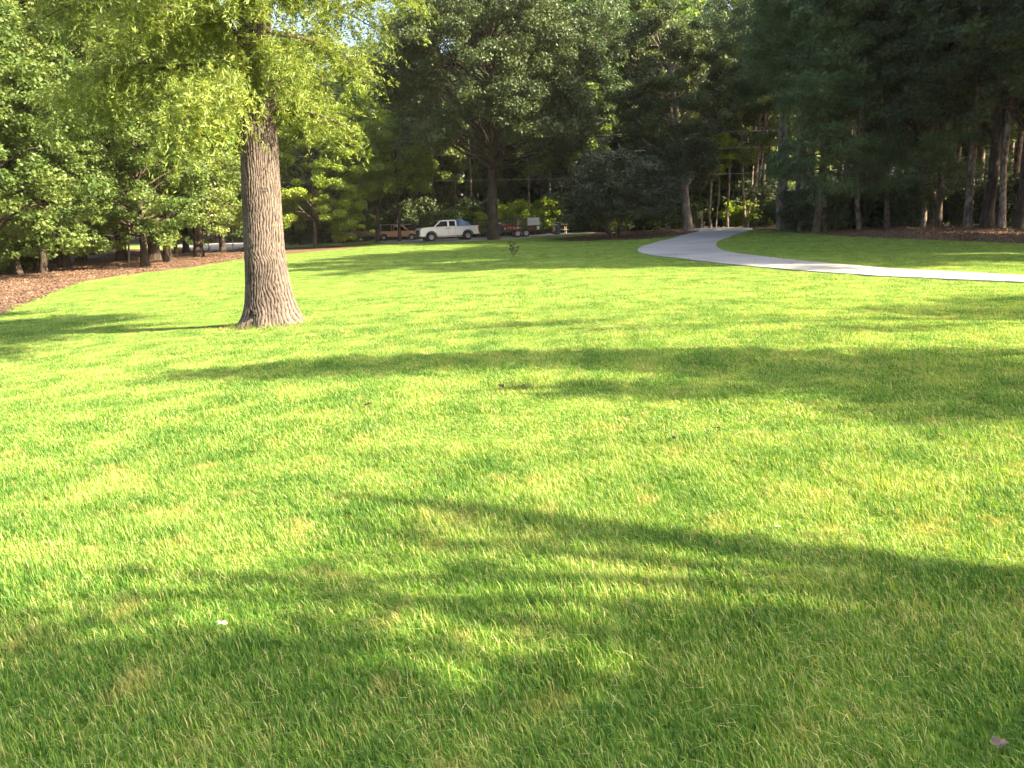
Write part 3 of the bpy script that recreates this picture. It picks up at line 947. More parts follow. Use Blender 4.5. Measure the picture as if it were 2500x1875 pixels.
# ---- the near oak
def oak():
    base = G(655, 797)
    D = base.y
    px = 825 / D / .4096 ** -1   # metres to full pixels handled below
    k = 825 / D / .4096         # full px per metre
    t = thing('willow_oak', 'big near oak trunk with flared roots rising alone from the sunlit lawn', 'tree', base)
    # outline read off the photograph: height, left, right in px
    rows = [(806, 583, 738), (797, 589, 728), (785, 592, 722), (769, 594, 716), (736, 595, 707), (685, 594, 699), (618, 591, 693), (516, 588, 685), (415, 585, 682), (314, 584, 679), (150, 590, 676), (0, 600, 674)]
    zz, cx, rad = [], [], []
    for v, a, b in rows:
        zz.append((797 - v) / k); cx.append(((a + b) / 2 - 655) / k + (v - 797) / k * math.tan(R(-3.0)) * -1 * 0); rad.append((b - a) / 2 / k)
    zz = np.array(zz); cx = np.array(cx); rad = np.array(rad)
    nz, na = 420, 260
    top = 13.0
    z = np.concatenate([np.linspace(-.35, 4.2, nz), np.linspace(4.4, top, 30)])
    zi, ci, ri = zz[::-1][::-1], cx, rad
    o_ = np.argsort(zi)
    # trunk axis without the root flare
    C = np.interp(z, zi[o_], ci[o_]); Rr = np.interp(z, zi[o_], ri[o_])
    core = np.interp(z, [0, .6, 1.2, 3, 5, top], [.37, .355, .345, .325, .30, .06])
    C2 = np.interp(z, [-.4, .45, 1.5, 3.3, top], [.0, .0, .02, .08, .4])
    th = np.arange(na) / na * 2 * PI
    rng = np.random.default_rng(77)
    def vn(nx, ny, X, Y):
        g = rng.random((ny + 2, nx))
        xi = X * nx; yi = Y * ny
        x0 = np.floor(xi).astype(int); y0 = np.floor(yi).astype(int)
        fx = xi - x0; fy = yi - y0; fx = fx * fx * (3 - 2 * fx); fy = fy * fy * (3 - 2 * fy)
        y0 = np.clip(y0, 0, ny)
        a = g[y0, x0 % nx]; b = g[y0, (x0 + 1) % nx]; c = g[y0 + 1, x0 % nx]; d = g[y0 + 1, (x0 + 1) % nx]
        return (a * (1 - fx) + b * fx) * (1 - fy) + (c * (1 - fx) + d * fx) * fy
    TH, Z = np.meshgrid(th, z)
    U = TH / (2 * PI); Vv = np.clip((Z + .35) / (top + .35), 0, .999)
    ph = 1.5 * (vn(11, 46, U, Vv) - .5) + .9 * (vn(26, 110, U, Vv) - .5)
    r1 = np.abs(np.sin(PI * (U * 46 + ph)))
    r2 = np.abs(np.sin(PI * (U * 79 - ph * 1.4 + .8 * (vn(40, 150, U, Vv) - .5))))
    bark = np.clip(r1 ** .7 * .62 + r2 * .18 + .3 * vn(90, 260, U, Vv) - .06, 0, 1)
    big = vn(7, 9, U, Vv) - .5
    # lobes: angle 0 = right, pi = left, -pi/2 = towards the viewer
    fl = np.zeros_like(TH)
    for a0, h, amt, wd in ((-.18, .52, .62, 2.2), (PI * .97, .24, .46, 2.5), (-2.45, .24, .34, 7), (-1.45, .22, .36, 9), (-.72, .40, .42, 7), (.9, .3, .4, 3), (2.0, .3, .35, 3), (-.05, 1.1, .10, 1.5)):
        d = np.cos(TH - a0)
        fl += amt * np.exp(-np.maximum(Z + .05, 0) / h) * np.where(d > 0, d, 0) ** (wd * 1.6)
    rr = np.interp(Z, z, core) + fl * .62 + big * .02 + (bark - .55) * .022 * np.interp(Z, [0, 4, 6, top], [1.1, 1, .6, .2])
    V = np.stack([np.interp(Z, z, C2) + rr * np.cos(TH), rr * np.sin(TH) + Z * .0, Z], -1).reshape(-1, 3)
    nzz = len(z)
    i, j = np.meshgrid(np.arange(nzz - 1), np.arange(na), indexing='ij')
    a = i * na + j; b = i * na + (j + 1) % na
    F = np.stack([a, b, b + na, a + na], -1).reshape(-1, 4)
    me = mesh_np('trunk', V, F, [M['bark_oak']], smooth=True)
    at = me.attributes.new('ridge', 'FLOAT', 'POINT'); at.data.foreach_set('value', bark.ravel().astype(np.float32))
    link('trunk', me, t)
    # crown, fine leaves low where they are seen near
    def mask(az, tt):
        c = math.cos(az)
        return (1.0 + .16 * c if c < 0 else 1 - .52 * c)
    g = grow(31, 15, .30, 3.75, 4.6, lambda q: .75 + .35 * math.sin(min(1, q * 1.6) * PI / 2), 64, 10, 6, .52, flat=.5, up0=.1, up1=.9, droop=.36, subs=3, mask=mask, limb_r=.22)
    V, F = tubes([(P + [C2[200], 0, 0], r) for P, r in g['limbs']], 6)
    link('branches', mesh_np('branches', V, F, [M['bark']], smooth=True), t, kind='stuff')
    r2_ = np.random.default_rng(5)
    # twigs: leaves strung along hanging sprays
    cents, dirs = [], []
    for P, r in g['limbs']:
        L = np.linalg.norm(P[-1] - P[0])
        n = int(62 * L)
        for _ in range(n):
            u = r2_.uniform(.15, 1) * (len(P) - 1); a0 = int(min(u, len(P) - 2)); f = u - a0
            p = P[a0] * (1 - f) + P[a0 + 1] * f + r2_.normal(0, .16, 3)
            d = (P[a0 + 1] - P[a0]); d = d / (np.linalg.norm(d) + 1e-6) + r2_.normal(0, .75, 3); d[2] -= .18
            cents.append(p); dirs.append(d / np.linalg.norm(d))
    cents = np.array(cents) + [C2[200], 0, 0]; dirs = np.array(dirs)
    low = cents[:, 2] < 6.6
    Pl, Al, Tl = [], [], []
    def spray(C, Dv, per, ln, w):
        n = len(C)
        u = r2_.uniform(0, 1, (n, per))
        p = C[:, None] + Dv[:, None] * (u * ln)[..., None] - np.array([0, 0, 1.]) * (u ** 2 * ln * .35)[..., None] + r2_.normal(0, .02, (n, per, 3))
        ax = Dv[:, None] * .8 + r2_.normal(0, .55, (n, per, 3)); ax[..., 2] -= .25
        tn = (r2_.random(n)[:, None] * .6 + r2_.random((n, per)) * .4)
        return p.reshape(-1, 3), ax.reshape(-1, 3), tn.ravel()
    p, ax, tn = spray(cents[low], dirs[low], 20, .42, 0)
    print('oak fine leaves', len(p))
    me = leaf_mesh(r2_, 'crown', p, .55, .10, .021, tn, M['leaf_oak'], axis=ax, rnd=.8)
    link('crown', me, t, kind='stuff')
    hi_ = np.where(~low)[0][::2]
    p, ax, tn = spray(cents[hi_], dirs[hi_], 9, .5, 0)
    me = leaf_mesh(r2_, 'upper_crown', p, .55, .20, .06, tn, M['leaf_oak'], axis=ax, rnd=.8)
    link('upper_crown', me, t, kind='stuff')
    # longer uncut grass and dropped bark round the foot
    n = 3800; az = r2_.uniform(0, 2 * PI, n); fr = .37 + .34 * np.clip(np.cos(az + .18), 0, 1) ** 3 + .2 * np.clip(-np.cos(az), 0, 1) ** 3
    rd = fr + np.abs(r2_.normal(0, .12, n)) - .02
    B = np.stack([rd * np.cos(az), rd * np.sin(az), np.zeros(n)], 1)
    B[:, 2] = hts(B[:, 0] + base.x, B[:, 1] + base.y) - base.z
    hh = r2_.uniform(.05, .15, n); ln = r2_.normal(0, .35, (n, 2))
    S = np.stack([np.cos(az + 1.5 + r2_.normal(0, .6, n)), np.sin(az + 1.5), np.zeros(n)], 1) * .003
    Tp = B + np.column_stack([ln * hh[:, None], hh])
    me = mesh_np('grass', np.stack([B - S, B + S, Tp], 1).reshape(-1, 3), np.arange(3 * n).reshape(n, 3), [M['grass']]); set_tint(me, np.repeat(r2_.random(n) * 1.1, 3))
    tag(link('grass', me, kind='stuff', loc=base), 'longer uncut grass round the foot of the near oak', 'grass')
    n = 700; az = r2_.uniform(0, 2 * PI, n); rd = .45 + np.abs(r2_.normal(0, .45, n))
    P = np.stack([rd * np.cos(az) + base.x, rd * np.sin(az) + base.y], 1)
    P = np.column_stack([P, hts(P[:, 0], P[:, 1]) + r2_.uniform(.02, .055, n)])
    tag(link('leaf_litter', leaf_mesh(r2_, 'leaf_litter', P, 1.0, .05, .018, r2_.random(n), M['litter_leaf'], rnd=.5), kind='stuff'), 'bits of dry leaf and bark scattered round the near oak', 'leaf litter')
    # knot near the root and a pale scar
    kb = MB(); kb.lathe([(.001, .0), (.025, .012), (.05, .02), (.06, .0), (.07, -.03)], axis='Y', seg=14)
    for v in kb.bm.verts: v.co.y *= -1
    kn = kb.build('knot', M['bark_oak'], t, smooth=True); kn.location = (-.16, -.40, .3); kn.rotation_euler = (0, 0, -.4)
oak()

# ---- left wood, trees in the litter bed (base px, trunk width px, kind)
LEFT = [
 ((157, 652), 31, 'gum_a', 'thick dark trunk tree in the litter bed, widest of the left wood', 1.15),
 ((220, 622), 27, 'gum_b', 'stout dark tree behind the litter bed with sunlit far lawn at its foot', 1.15),
 ((93, 663), 8, 'gum_c', 'slim dark tree, left one of the close thin pair by the left edge', .8),
 ((108, 668), 9, 'gum_c', 'slim dark tree, right one of the close thin pair by the left edge', .75),
 ((131, 643), 13, 'gum_c', 'medium dark tree just left of the thickest left wood trunk', .9),
 ((315, 647), 8, 'sapling_tall', 'lone slender dark stem in the gap between the left trees', .9),
 ((354, 652), 22, 'gum_c', 'dark trunk half hidden behind low hanging grey green boughs', .85),
 ((411, 640), 16, 'gum_a', 'tree with a sunlit pale root flare on the litter bed', .85),
 ((431, 622), 8, 'gum_c', 'thin dark tree left of the stout trunk before the white road', .7),
 ((455, 618), 18, 'gum_b', 'stout dark tree standing before the bright white road', .85),
 ((545, 616), 15, 'gum_a', 'leaning dark tree close left of the big oak', .9),
 ((512, 616), 6, 'sapling_tall', 'thin pale stem before the white road left of the leaning tree', .7),
 ((570, 614), 6, 'sapling_tall', 'thin stem right beside the big oak trunk on its left', .6),
 ((22, 655), 16, 'gum_b', 'tree at the left edge of the picture over the litter bed', 1.0),
 ((-70, 672), 16, 'gum_c', 'low boughed tree cut by the left edge of the picture', 1.0),
]
rl = random.Random(2)
for (u, v), w, sp, lab, s in LEFT:
    p = G(u, v)
    plant(sp, 'broadleaf_tree', lab, p, s, rl.uniform(0, 6.28), 'broadleaf trees in the litter bed', ry=(-.06 if u == 545 else rl.uniform(-.02, .02)))
p = G(771, 606); plant('dogwood_a', 'broadleaf_tree', 'spreading yellow green tree just right of the oak with layered boughs', p, (1.05, 1.05, 1.15), 1.0, 'young trees between oak and trucks')
p = G(923, 591); plant('dogwood_b', 'broadleaf_tree', 'tree with dark straight trunk before the tan pickup', p, (1.35, 1.35, 1.45), 2.0, 'young trees between oak and trucks')
p = G(985, 570) ; p = at_depth(975, 88); 
plant('dogwood_b', 'broadleaf_tree', 'leafy tree behind the tan pickup', p, (1.0, 1.0, 1.2), 4.0, 'young trees between oak and trucks')

# ---- centre oak
def centre_oak():
    p = G(1205, 586)
    g = round_tree(41, 25, .50, 6.2, 15.0, 10.4, 9.4, 66, 2.7, 170000, 12, 1.05, flat=.65, low=-.7, limb_k=.5, wob=.008)
    species('centre_oak', g, M['bark_dark'], M['leaf_dark'], .25, .16, up=.8, fl=.3)  # darker bark puts the shade on this oak into its colour
    plant('centre_oak', 'spreading_oak', 'huge dark spreading oak with thick forking limbs beside the silver pickup', p, (1, 1, 1), .6)
centre_oak()

# ---- low many-stemmed dark tree
def magnolia():
    rng = np.random.default_rng(51)
    base = G(1500, 583)
    t = thing('ornamental_tree', 'low wide dark purple leaved tree with several crooked stems on the bed', 'tree', base)
    stems, cents, crs = [], [], []
    for k in range(6):
        az = [.1, PI * .93, 2.2, .9, -1.2, -2.4][k]; rch = [1.2, 3.0, 2.6, 2.9, 2.2, 2.5][k]
        q = np.linspace(0, 1, 8)
        P = np.stack([math.cos(az) * (rch * q ** .9), math.sin(az) * rch * q ** .9, 4.5 * q ** .9], 1)
        P[1:] += rng.normal(0, .09, (7, 3)); P[0, 2] = -.1
        P[:, :2] += np.array([[.12, -.1], [-.3, 0], [0, .2], [.25, .1], [.1, -.2], [-.15, -.2]][k])
        stems.append((P, [.15, .12, .1, .12, .1, .1][k] * (1 - q * .7)))
    # hanging dome crown
    for _ in range(330):
        az = rng.uniform(0, 2 * PI); ph = rng.uniform(-.35, 1.35)
        rr = rng.uniform(.68, 1.05) * (1 + .2 * math.sin(3 * az + 1) * math.cos(3.3 * ph + az))
        cents.append((math.cos(az) * math.cos(ph) * 4.6 * rr, math.sin(az) * math.cos(ph) * 4.3 * rr, 2.9 + math.sin(ph) * 4.3 * rr)); crs.append(rng.uniform(.5, .95))
    for _ in range(110):
        cents.append(tuple(rng.normal(0, 1.6, 2)) + (rng.uniform(2.4, 6),)); crs.append(.9)
    cents = np.array(cents); crs = np.array(crs)
    cents[:, 2] = np.maximum(cents[:, 2], 1.25 + rng.uniform(0, .5, len(cents)))
    n = 42000; idx = rng.integers(0, len(cents), n)
    off = rng.normal(size=(n, 3)); off /= np.linalg.norm(off, axis=1)[:, None]; off *= (rng.random(n) ** .5)[:, None]
    P = cents[idx] + off * crs[idx][:, None] * [1, 1, .6]
    for P_, r_ in stems:
        V, F = tubes([(P_, r_)], 8)
        link('trunk', mesh_np('trunk', V, F, [M['bark']], smooth=True), t)
    link('crown', leaf_mesh(rng, 'crown', P, .7, .22, .13, np.clip(rng.random(len(cents))[idx] * .6 + rng.random(n) * .4, 0, 1), M['leaf_magnolia'], out=off), t, kind='stuff')
magnolia()

# ---- leaning pine by the drive with heavy dark crown
g = round_tree(61, 24, .44, 4.2, 13.5, 5.4, 9.8, 44, 2.0, 76000, 8, .9, low=-.9, droop=.4, lean=(.01, 0))
species('leaning', g, M['bark_pale'], M['leaf_dark'], .25, .16, fl=.45)
plant('leaning', 'leaning_tree', 'leaning pale barked tree with sunlit foot at the bend of the drive', G(1682, 564.5), .95, 2.2, ry=.17)

# ---- pines behind the drive bend
grp = 'tall pines behind the drive bend'
for u, v, sp, lab, s, ry in (
    (1735, 544, 'pine_thin', 'slender sunlit pine just right of the wooden stand', 1.1, 0),
    (1748, 544, 'sapling_tall', 'very thin pale stem beside the slender sunlit pine', 1.0, .0),
    (1776, 543, 'pine_thin', 'slim pine with patchy lit bark between stand and pine cluster', 1.0, -.01),
    (1817, 546, 'pine_thin', 'leftmost stem of the fanning pine cluster, tilted to the left', .95, -.17),
    (1824, 546, 'pine_thin', 'second stem of the fanning pine cluster, tilted a little left', 1.0, -.10),
    (1832, 547, 'pine_thin', 'middle stem of the fanning pine cluster, nearly upright', 1.15, -.03),
    (1838, 547, 'pine_a', 'thickest stem of the fanning pine cluster', .95, .02),
    (1846, 548, 'pine_thin', 'rightmost stem of the fanning pine cluster, tilted right', 1.05, .07)):
    p = G(u, v)
    if p.y > 97: p = at_depth(u, 92 + (u % 7) * .5)
    plant(sp, 'pine_tree', lab, p, s, rl.uniform(0, 6), grp, ry=ry)

def off_lawn(u, Y):
    for _ in range(60):
        p = at_depth(u, Y)
        if not (inside(LAWN, np.array([p.x, p.x - .5]), np.array([p.y - 2.5, p.y - 1.5])).any() or inside(DRIVE, np.array([p.x]), np.array([p.y - 1.5]))[0]): return p
        Y += 1.5
    return p
# ---- right wood, front row
RW = [(1902, 551, 'pine_a', .95), (1935, 550, 'pine_b', .9), (1991, 552, 'pine_low', 1.05), (2037, 553, 'pine_b', 1.0), (2062, 553, 'pine_thin', 1.1), (2082, 554, 'hard_dark', .85),
      (2122, 554, 'pine_a', 1.15), (2150, 553, 'pine_b', 1.1), (2180, 555, 'pine_low', .95), (2232, 555, 'hard_dark', .95), (2290, 556, 'pine_low', 1.0), (2362, 557, 'pine_a', 1.1), (2408, 557, 'hard_dark', 1.15),
      (2446, 558, 'pine_b', 1.0), (2490, 560, 'hard_dark', 1.0), (2550, 562, 'hard_dark', 1.1)]
RWL = ['first tall pine right of the drive bend', 'slim pine second right of the drive bend', 'dark evergreen with low boughs third right of the drive bend', 'straight dark pine over the left half of the right bank',
       'thin dark stem right of a straight dark pine', 'leafy tree left of the twin dark trunks against the sky gap', 'left of the twin dark trunks against the sky gap', 'right of the twin dark trunks against the sky gap',
       'bushy evergreen right of the twin trunks', 'dark leafy tree above the middle of the right bank', 'evergreen with drooping boughs above a sunlit gap', 'left of the two thick trunks near the right edge', 'right and thickest of the two thick trunks near the right edge',
       'thin dark pine right of the two thick trunks', 'dark tree overhanging the right edge of the bank', 'dark tree cut by the right edge of the picture']
for (u, v, sp, s), lab in zip(RW, RWL):
    p = G(u, v)
    p = off_lawn(u, p.y if 40 < p.y < 85 else 58)
    plant(sp, 'woodland_tree', lab, p, s, rl.uniform(0, 6), 'dark trees along the right bank', ry=rl.uniform(-.03, .03))
for i, (u, Y, sp, s) in enumerate(((1918, 64, 'pine_b', 1.0), (1952, 58, 'pine_thin', 1.3), (1972, 66, 'pine_a', .9), (2010, 60, 'pine_a', .8), (2052, 68, 'pine_b', 1.0), (2098, 60, 'pine_thin', 1.3), (2140, 66, 'pine_a', 1.2), (2165, 60, 'pine_b', .9),
                       (2205, 64, 'pine_a', 1.0), (2255, 58, 'pine_b', .8), (2275, 64, 'pine_a', 1.1), (2325, 60, 'pine_thin', 1.3), (2380, 62, 'pine_b', 1.2), (2430, 56, 'pine_a', .9), (2470, 60, 'pine_b', 1.1))):
    plant(sp, 'pine_tree', ('thin' if 'thin' in sp else 'bare trunked') + ' dark pine ' + ['just right of the drive bend', 'second right of the drive bend', 'third right of the drive bend', 'above the left end of the litter bank', 'fifth along the right bank', 'just left of the twin dark trunks', 'close behind the left twin trunk', 'close behind the right twin trunk', 'right of the bushy evergreen', 'above the middle of the right bank', 'just right of the middle of the bank', 'beside the evergreen with drooping boughs', 'between the two thick trunks', 'just right of the thickest trunk', 'beside the tree at the right edge'][i], off_lawn(u, Y + 3), s, rl.uniform(0, 6), 'bare trunked pines of the right bank', ry=rl.uniform(-.04, .04), rx=rl.uniform(-.03, .03))
# ---- wording that tells the background plants apart by what they stand behind
MARKS = [(-200, 'past the left edge'), (0, 'at the left edge'), (60, 'behind the thin pair of trunks'), (125, 'behind the thickest left trunk'), (190, 'behind the stout second left trunk'), (260, 'behind the lone slender stem'), (340, 'behind the grey green boughs'),
         (430, 'before the white road'), (520, 'just left of the near oak'), (600, 'hidden behind the near oak'), (700, 'just right of the near oak'), (790, 'behind the small flat trailer'), (870, 'behind the bed of the tan pickup'), (945, 'behind the cab of the tan pickup'),
         (1010, 'behind the hood of the silver pickup'), (1075, 'behind the cab of the silver pickup'), (1130, 'behind the tail of the silver pickup'), (1185, 'behind the trunk of the huge oak'), (1225, 'behind the orange mower on the trailer'), (1280, 'behind the white banner'), (1325, 'behind the ramp of the caged trailer'),
         (1355, 'behind the trash bin'), (1385, 'left of the purple leaved tree'), (1440, 'behind the purple leaved tree'), (1500, 'behind the purple tree, right side'), (1560, 'left of the leaning tree'), (1640, 'right behind the leaning tree'), (1695, 'behind the wooden stand'),
         (1730, 'right of the wooden stand'), (1790, 'behind the fanning pine cluster'), (1860, 'just right of the drive bend'), (1930, 'at the left end of the right bank'), (2000, 'left part of the right bank'), (2080, 'left of the twin dark trunks'), (2150, 'right of the twin dark trunks'), (2230, 'behind the middle of the right bank'),
         (2300, 'left of the two thick trunks'), (2380, 'behind the two thick trunks at right'), (2440, 'near the right edge'), (2500, 'past the right edge')]
def where(u):
    w = MARKS[0][1]
    for m, t_ in MARKS:
        if u >= m: w = t_
    return w
def col_of(x, y):
    v = CAM_M.to_3x3().transposed() @ Vector((x, y, 4))
    return (v.x / -v.z * LENS / 36 + .5) * 2500 if v.z < 0 else -999
WORDS = {'hard_a': 'tall round green tree', 'hard_b': 'tall grey green tree', 'hard_c': 'tall bright green tree', 'hard_dark': 'dark leafy tree', 'pine_a': 'tall pine', 'pine_b': 'pine with low boughs', 'pine_thin': 'slender bare pine', 'pine_low': 'dense evergreen', 'gum_a': 'tall grey green tree', 'gum_b': 'tall spreading bright tree', 'gum_c': 'low boughed green tree',
         'fringe': 'low branched green tree', 'fringe_dark': 'low branched dark tree'}
# ---- rows behind
def clear_of(x, y):
    return not (inside(DRIVE, np.array([x]), np.array([y]))[0] or inside(LAWN, np.array([x]), np.array([y]))[0])
n_bg = 0
for i in range(12):
    x = rl.uniform(19, 75); y = rl.uniform(66, 100)
    if x < (y - 60) * .55 + 14 and y < 90: continue
    sp = rl.choice(['pine_a', 'pine_low', 'hard_dark', 'hard_dark', 'pine_b'])
    plant(sp, 'woodland_tree', WORDS[sp] + ' deep in the wood ' + where(col_of(x, y)), (x, y, ht(x, y) - .1), rl.uniform(.85, 1.15), rl.uniform(0, 6), 'trees deep in the right wood'); n_bg += 1
for i in range(34):
    x = -75 + i * 4.6 + rl.uniform(-2, 2); y = rl.uniform(104, 124) + (24 if x < -8 else 0)
    if -26 < x < -5: sp, s = 'pine_thin', rl.uniform(.9, 1.1)
    else: sp, s = rl.choice(['hard_a', 'hard_b', 'hard_c', 'hard_dark', 'pine_a']), rl.uniform(1.0, 1.2) * (1.2 if x > -5 else 1)
    plant(sp, 'woodland_tree', WORDS[sp] + ' in the far row ' + where(col_of(x, y)), (x, y, ht(x, y) - .1), s, rl.uniform(0, 6), 'far row of trees behind the drive')
for i in range(34):
    x = -85 + i * 5.2 + rl.uniform(-2, 2); y = rl.uniform(132, 150)
    if -42 < x < -5: continue
    sp, s = rl.choice(['hard_a', 'hard_b', 'hard_c']), rl.uniform(1.0, 1.3)
    plant(sp, 'woodland_tree', WORDS[sp] + ' in the farthest row ' + where(col_of(x, y)), (x, y, ht(x, y) - .1), s, rl.uniform(0, 6), 'farthest row of trees')
MID = [(1060, 97, 'hard_b', .8), (1110, 101, 'pine_thin', 1.0), (1150, 98, 'pine_thin', .9), (1290, 97, 'pine_thin', 1.0), (1320, 101, 'pine_thin', 1.1), (1345, 96, 'pine_thin', .9), (1370, 99, 'pine_b', .9), (1400, 97, 'hard_a', .9), (1440, 101, 'hard_c', .9),
       (1480, 96, 'pine_b', 1.0), (1560, 99, 'hard_dark', 1.0), (1620, 97, 'hard_b', 1.0), (1660, 101, 'pine_low', 1.1), (1700, 99, 'hard_dark', 1.0), (1770, 103, 'hard_dark', 1.0), (1860, 96, 'hard_b', 1.0), (900, 100, 'pine_thin', 1.0), (925, 97, 'pine_thin', 1.05), (870, 103, 'pine_thin', 1.0), (1000, 102, 'pine_a', .95), (1035, 99, 'hard_dark', .75)]
for u, Y, sp, s in MID:
    p = at_depth(u, Y)
    plant(sp, 'woodland_tree', WORDS[sp] + ' at the wood edge ' + where(u), p - Vector((0, 0, .1)), s, rl.uniform(0, 6), 'wood edge behind the trucks', ry=rl.uniform(-.03, .03))
for i in range(44):
    x = -80 + i * 4.0 + rl.uniform(-1.5, 1.5)
    if -60 < x < -34: y = rl.uniform(128, 134)
    elif x > 22: y = rl.uniform(84, 90) if x > 40 else rl.uniform(100, 106)
    else: y = rl.uniform(106, 112)
    sp = rl.choice(['fringe', 'fringe', 'fringe_dark'])
    plant(sp, 'woodland_tree', WORDS[sp] + ' ' + where(col_of(x, y)), (x, y, ht(x, y) - .1), rl.uniform(.7, 1.1), rl.uniform(0, 6), 'low branched trees at the back')
# left background
for i in range(12):
    x = -70 + i * 4.6 + rl.uniform(-1.5, 1.5); y = rl.uniform(92, 108)
    if x > -22: continue
    sp = rl.choice(['hard_a', 'hard_b', 'gum_b'])
    plant(sp, 'woodland_tree', WORDS[sp] + ' beyond the far lawn ' + where(col_of(x, y + 12)), (x, y + 12, ht(x, y) - .1), rl.uniform(.9, 1.1), rl.uniform(0, 6), 'trees beyond the left lawn')
for u, Y, sp, s in ((60, 62, 'gum_a', 1.2), (190, 66, 'gum_b', 1.1), (290, 64, 'gum_a', 1.25), (370, 62, 'gum_b', 1.1), (480, 66, 'gum_a', 1.2), (-40, 55, 'gum_b', 1.2), (-40, 40, 'gum_c', 1.0), (30, 46, 'gum_c', .9)):
    p = at_depth(u, Y)
    plant(sp, 'broadleaf_tree', WORDS[sp] + ' of the second row ' + where(u), p, s, rl.uniform(0, 6), 'second row of the left wood')
# undergrowth
for u, Y, sp, s in [(1100, 93, 'shrub_green', 1.1), (1160, 95, 'shrub_dark', 1.2), (1190, 93, 'shrub_bright', 1.0), (1240, 95, 'shrub_bright', 1.3), (1300, 96, 'shrub_bright', 1.5), (1350, 97, 'shrub_green', 1.3), (1400, 98, 'shrub_dark', 1.2), (1450, 96, 'shrub_dark', 1.0),
                    (1500, 94, 'shrub_green', 1.2), (1550, 94, 'shrub_dark', 1.3), (1600, 96, 'shrub_green', 1.4), (1650, 97, 'shrub_green', 1.2), (1760, 99, 'shrub_dark', 1.2), (1800, 96, 'shrub_bright', 1.1), (1870, 92, 'shrub_bright', .9), (1900, 86, 'shrub_dark', 1.2),
                    (1000, 96, 'shrub_dark', 1.2), (1050, 98, 'shrub_dark', 1.3), (950, 98, 'shrub_green', 1.2), (890, 96, 'shrub_green', 1.1), (840, 95, 'shrub_dark', 1.2), (780, 94, 'shrub_green', 1.3), (730, 92, 'shrub_dark', 1.2),
                    (1960, 66, 'shrub_dark', .9), (2010, 64, 'shrub_dark', .9), (2080, 66, 'shrub_dark', 1.0), (2150, 66, 'shrub_dark', 1.1), (2210, 63, 'shrub_dark', .9), (2260, 74, 'shrub_bright', .9), (2310, 72, 'shrub_bright', .8), (2340, 62, 'shrub_dark', .8), (2430, 61, 'shrub_dark', .9), (2490, 58, 'shrub_dark', 1.0),  # bright bushes behind this bank are added to look like sunlit gaps
                    (20, 50, 'shrub_green', 1.0), (-30, 46, 'shrub_green', 1.1), (60, 66, 'shrub_dark', 1.0)]:
    p = at_depth(u, Y)
    shrub(sp, {'shrub_dark': 'dark leafy bush ', 'shrub_green': 'green leafy bush ', 'shrub_bright': 'yellow green sunlit bush '}[sp] + where(u), p, s, rl.uniform(0, 6),
          {'shrub_dark': 'dark bushes of the undergrowth', 'shrub_green': 'green bushes of the undergrowth', 'shrub_bright': 'sunlit bushes of the undergrowth'}[sp])

# ---- trees standing to the right, outside the picture, whose shade falls across the lawn
def shade_tree(label, blobs, trunk_h, seed, dens=90):
    """blobs: (u, v, half-length in m along x, half-width in m along y, height of the bough above ground)"""
    rng = np.random.default_rng(seed)
    Ps, tips = [], []
    for u, v, a, b, h in blobs:
        g_ = G(u, v)
        c = np.array(g_ + SUNV * (h / SUNV.z))
        n = int(dens * a * b * 3.14)
        off = rng.normal(size=(n, 3)); off /= np.linalg.norm(off, axis=1)[:, None]; off *= (rng.random(n) ** .42)[:, None]
        # broken edge
        Ps.append(c + off * [a, b, .5 * min(a, b)] + rng.normal(0, .12, (n, 3)))
        tips.append(c)
    P = np.concatenate(Ps)
    cx, cy = P[:, 0].mean(), P[:, 1].mean()
    base = Vector((cx + 1.0, cy, ht(cx + 1, cy)))
    t = thing('shade_tree', label, 'tree', base, group='trees standing right of the camera')
    B = np.array(base)
    H = P[:, 2].max() - base.z + 1
    q = np.linspace(0, 1, 8)
    V, F = tubes([(np.stack([q * .2, q * .1, q * H - .2 * (q == 0)], 1), .32 * (1 - q * .85))], 10)
    link('trunk', mesh_np('trunk', flare(V, .3), F, [M['bark']], smooth=True), t)
    L = []
    for c in tips:
        e_ = c - B
        s_ = np.array([0, 0, max(1.5, e_[2] - 1.5 - rng.uniform(0, 1.5))])
        qq = np.linspace(0, 1, 6)[:, None]
        L.append((s_ * (1 - qq) + e_ * qq + np.array([0, 0, .5]) * np.sin(qq * PI), .09 * (1 - np.linspace(0, .8, 6))))
    V, F = tubes(L, 5)
    link('branches', mesh_np('branches', V, F, [M['bark']], smooth=True), t, kind='stuff')
    link('crown', leaf_mesh(rng, 'crown', P - B, .9, .17, .10, rng.random(len(P)), M['leaf_green']), t, kind='stuff')
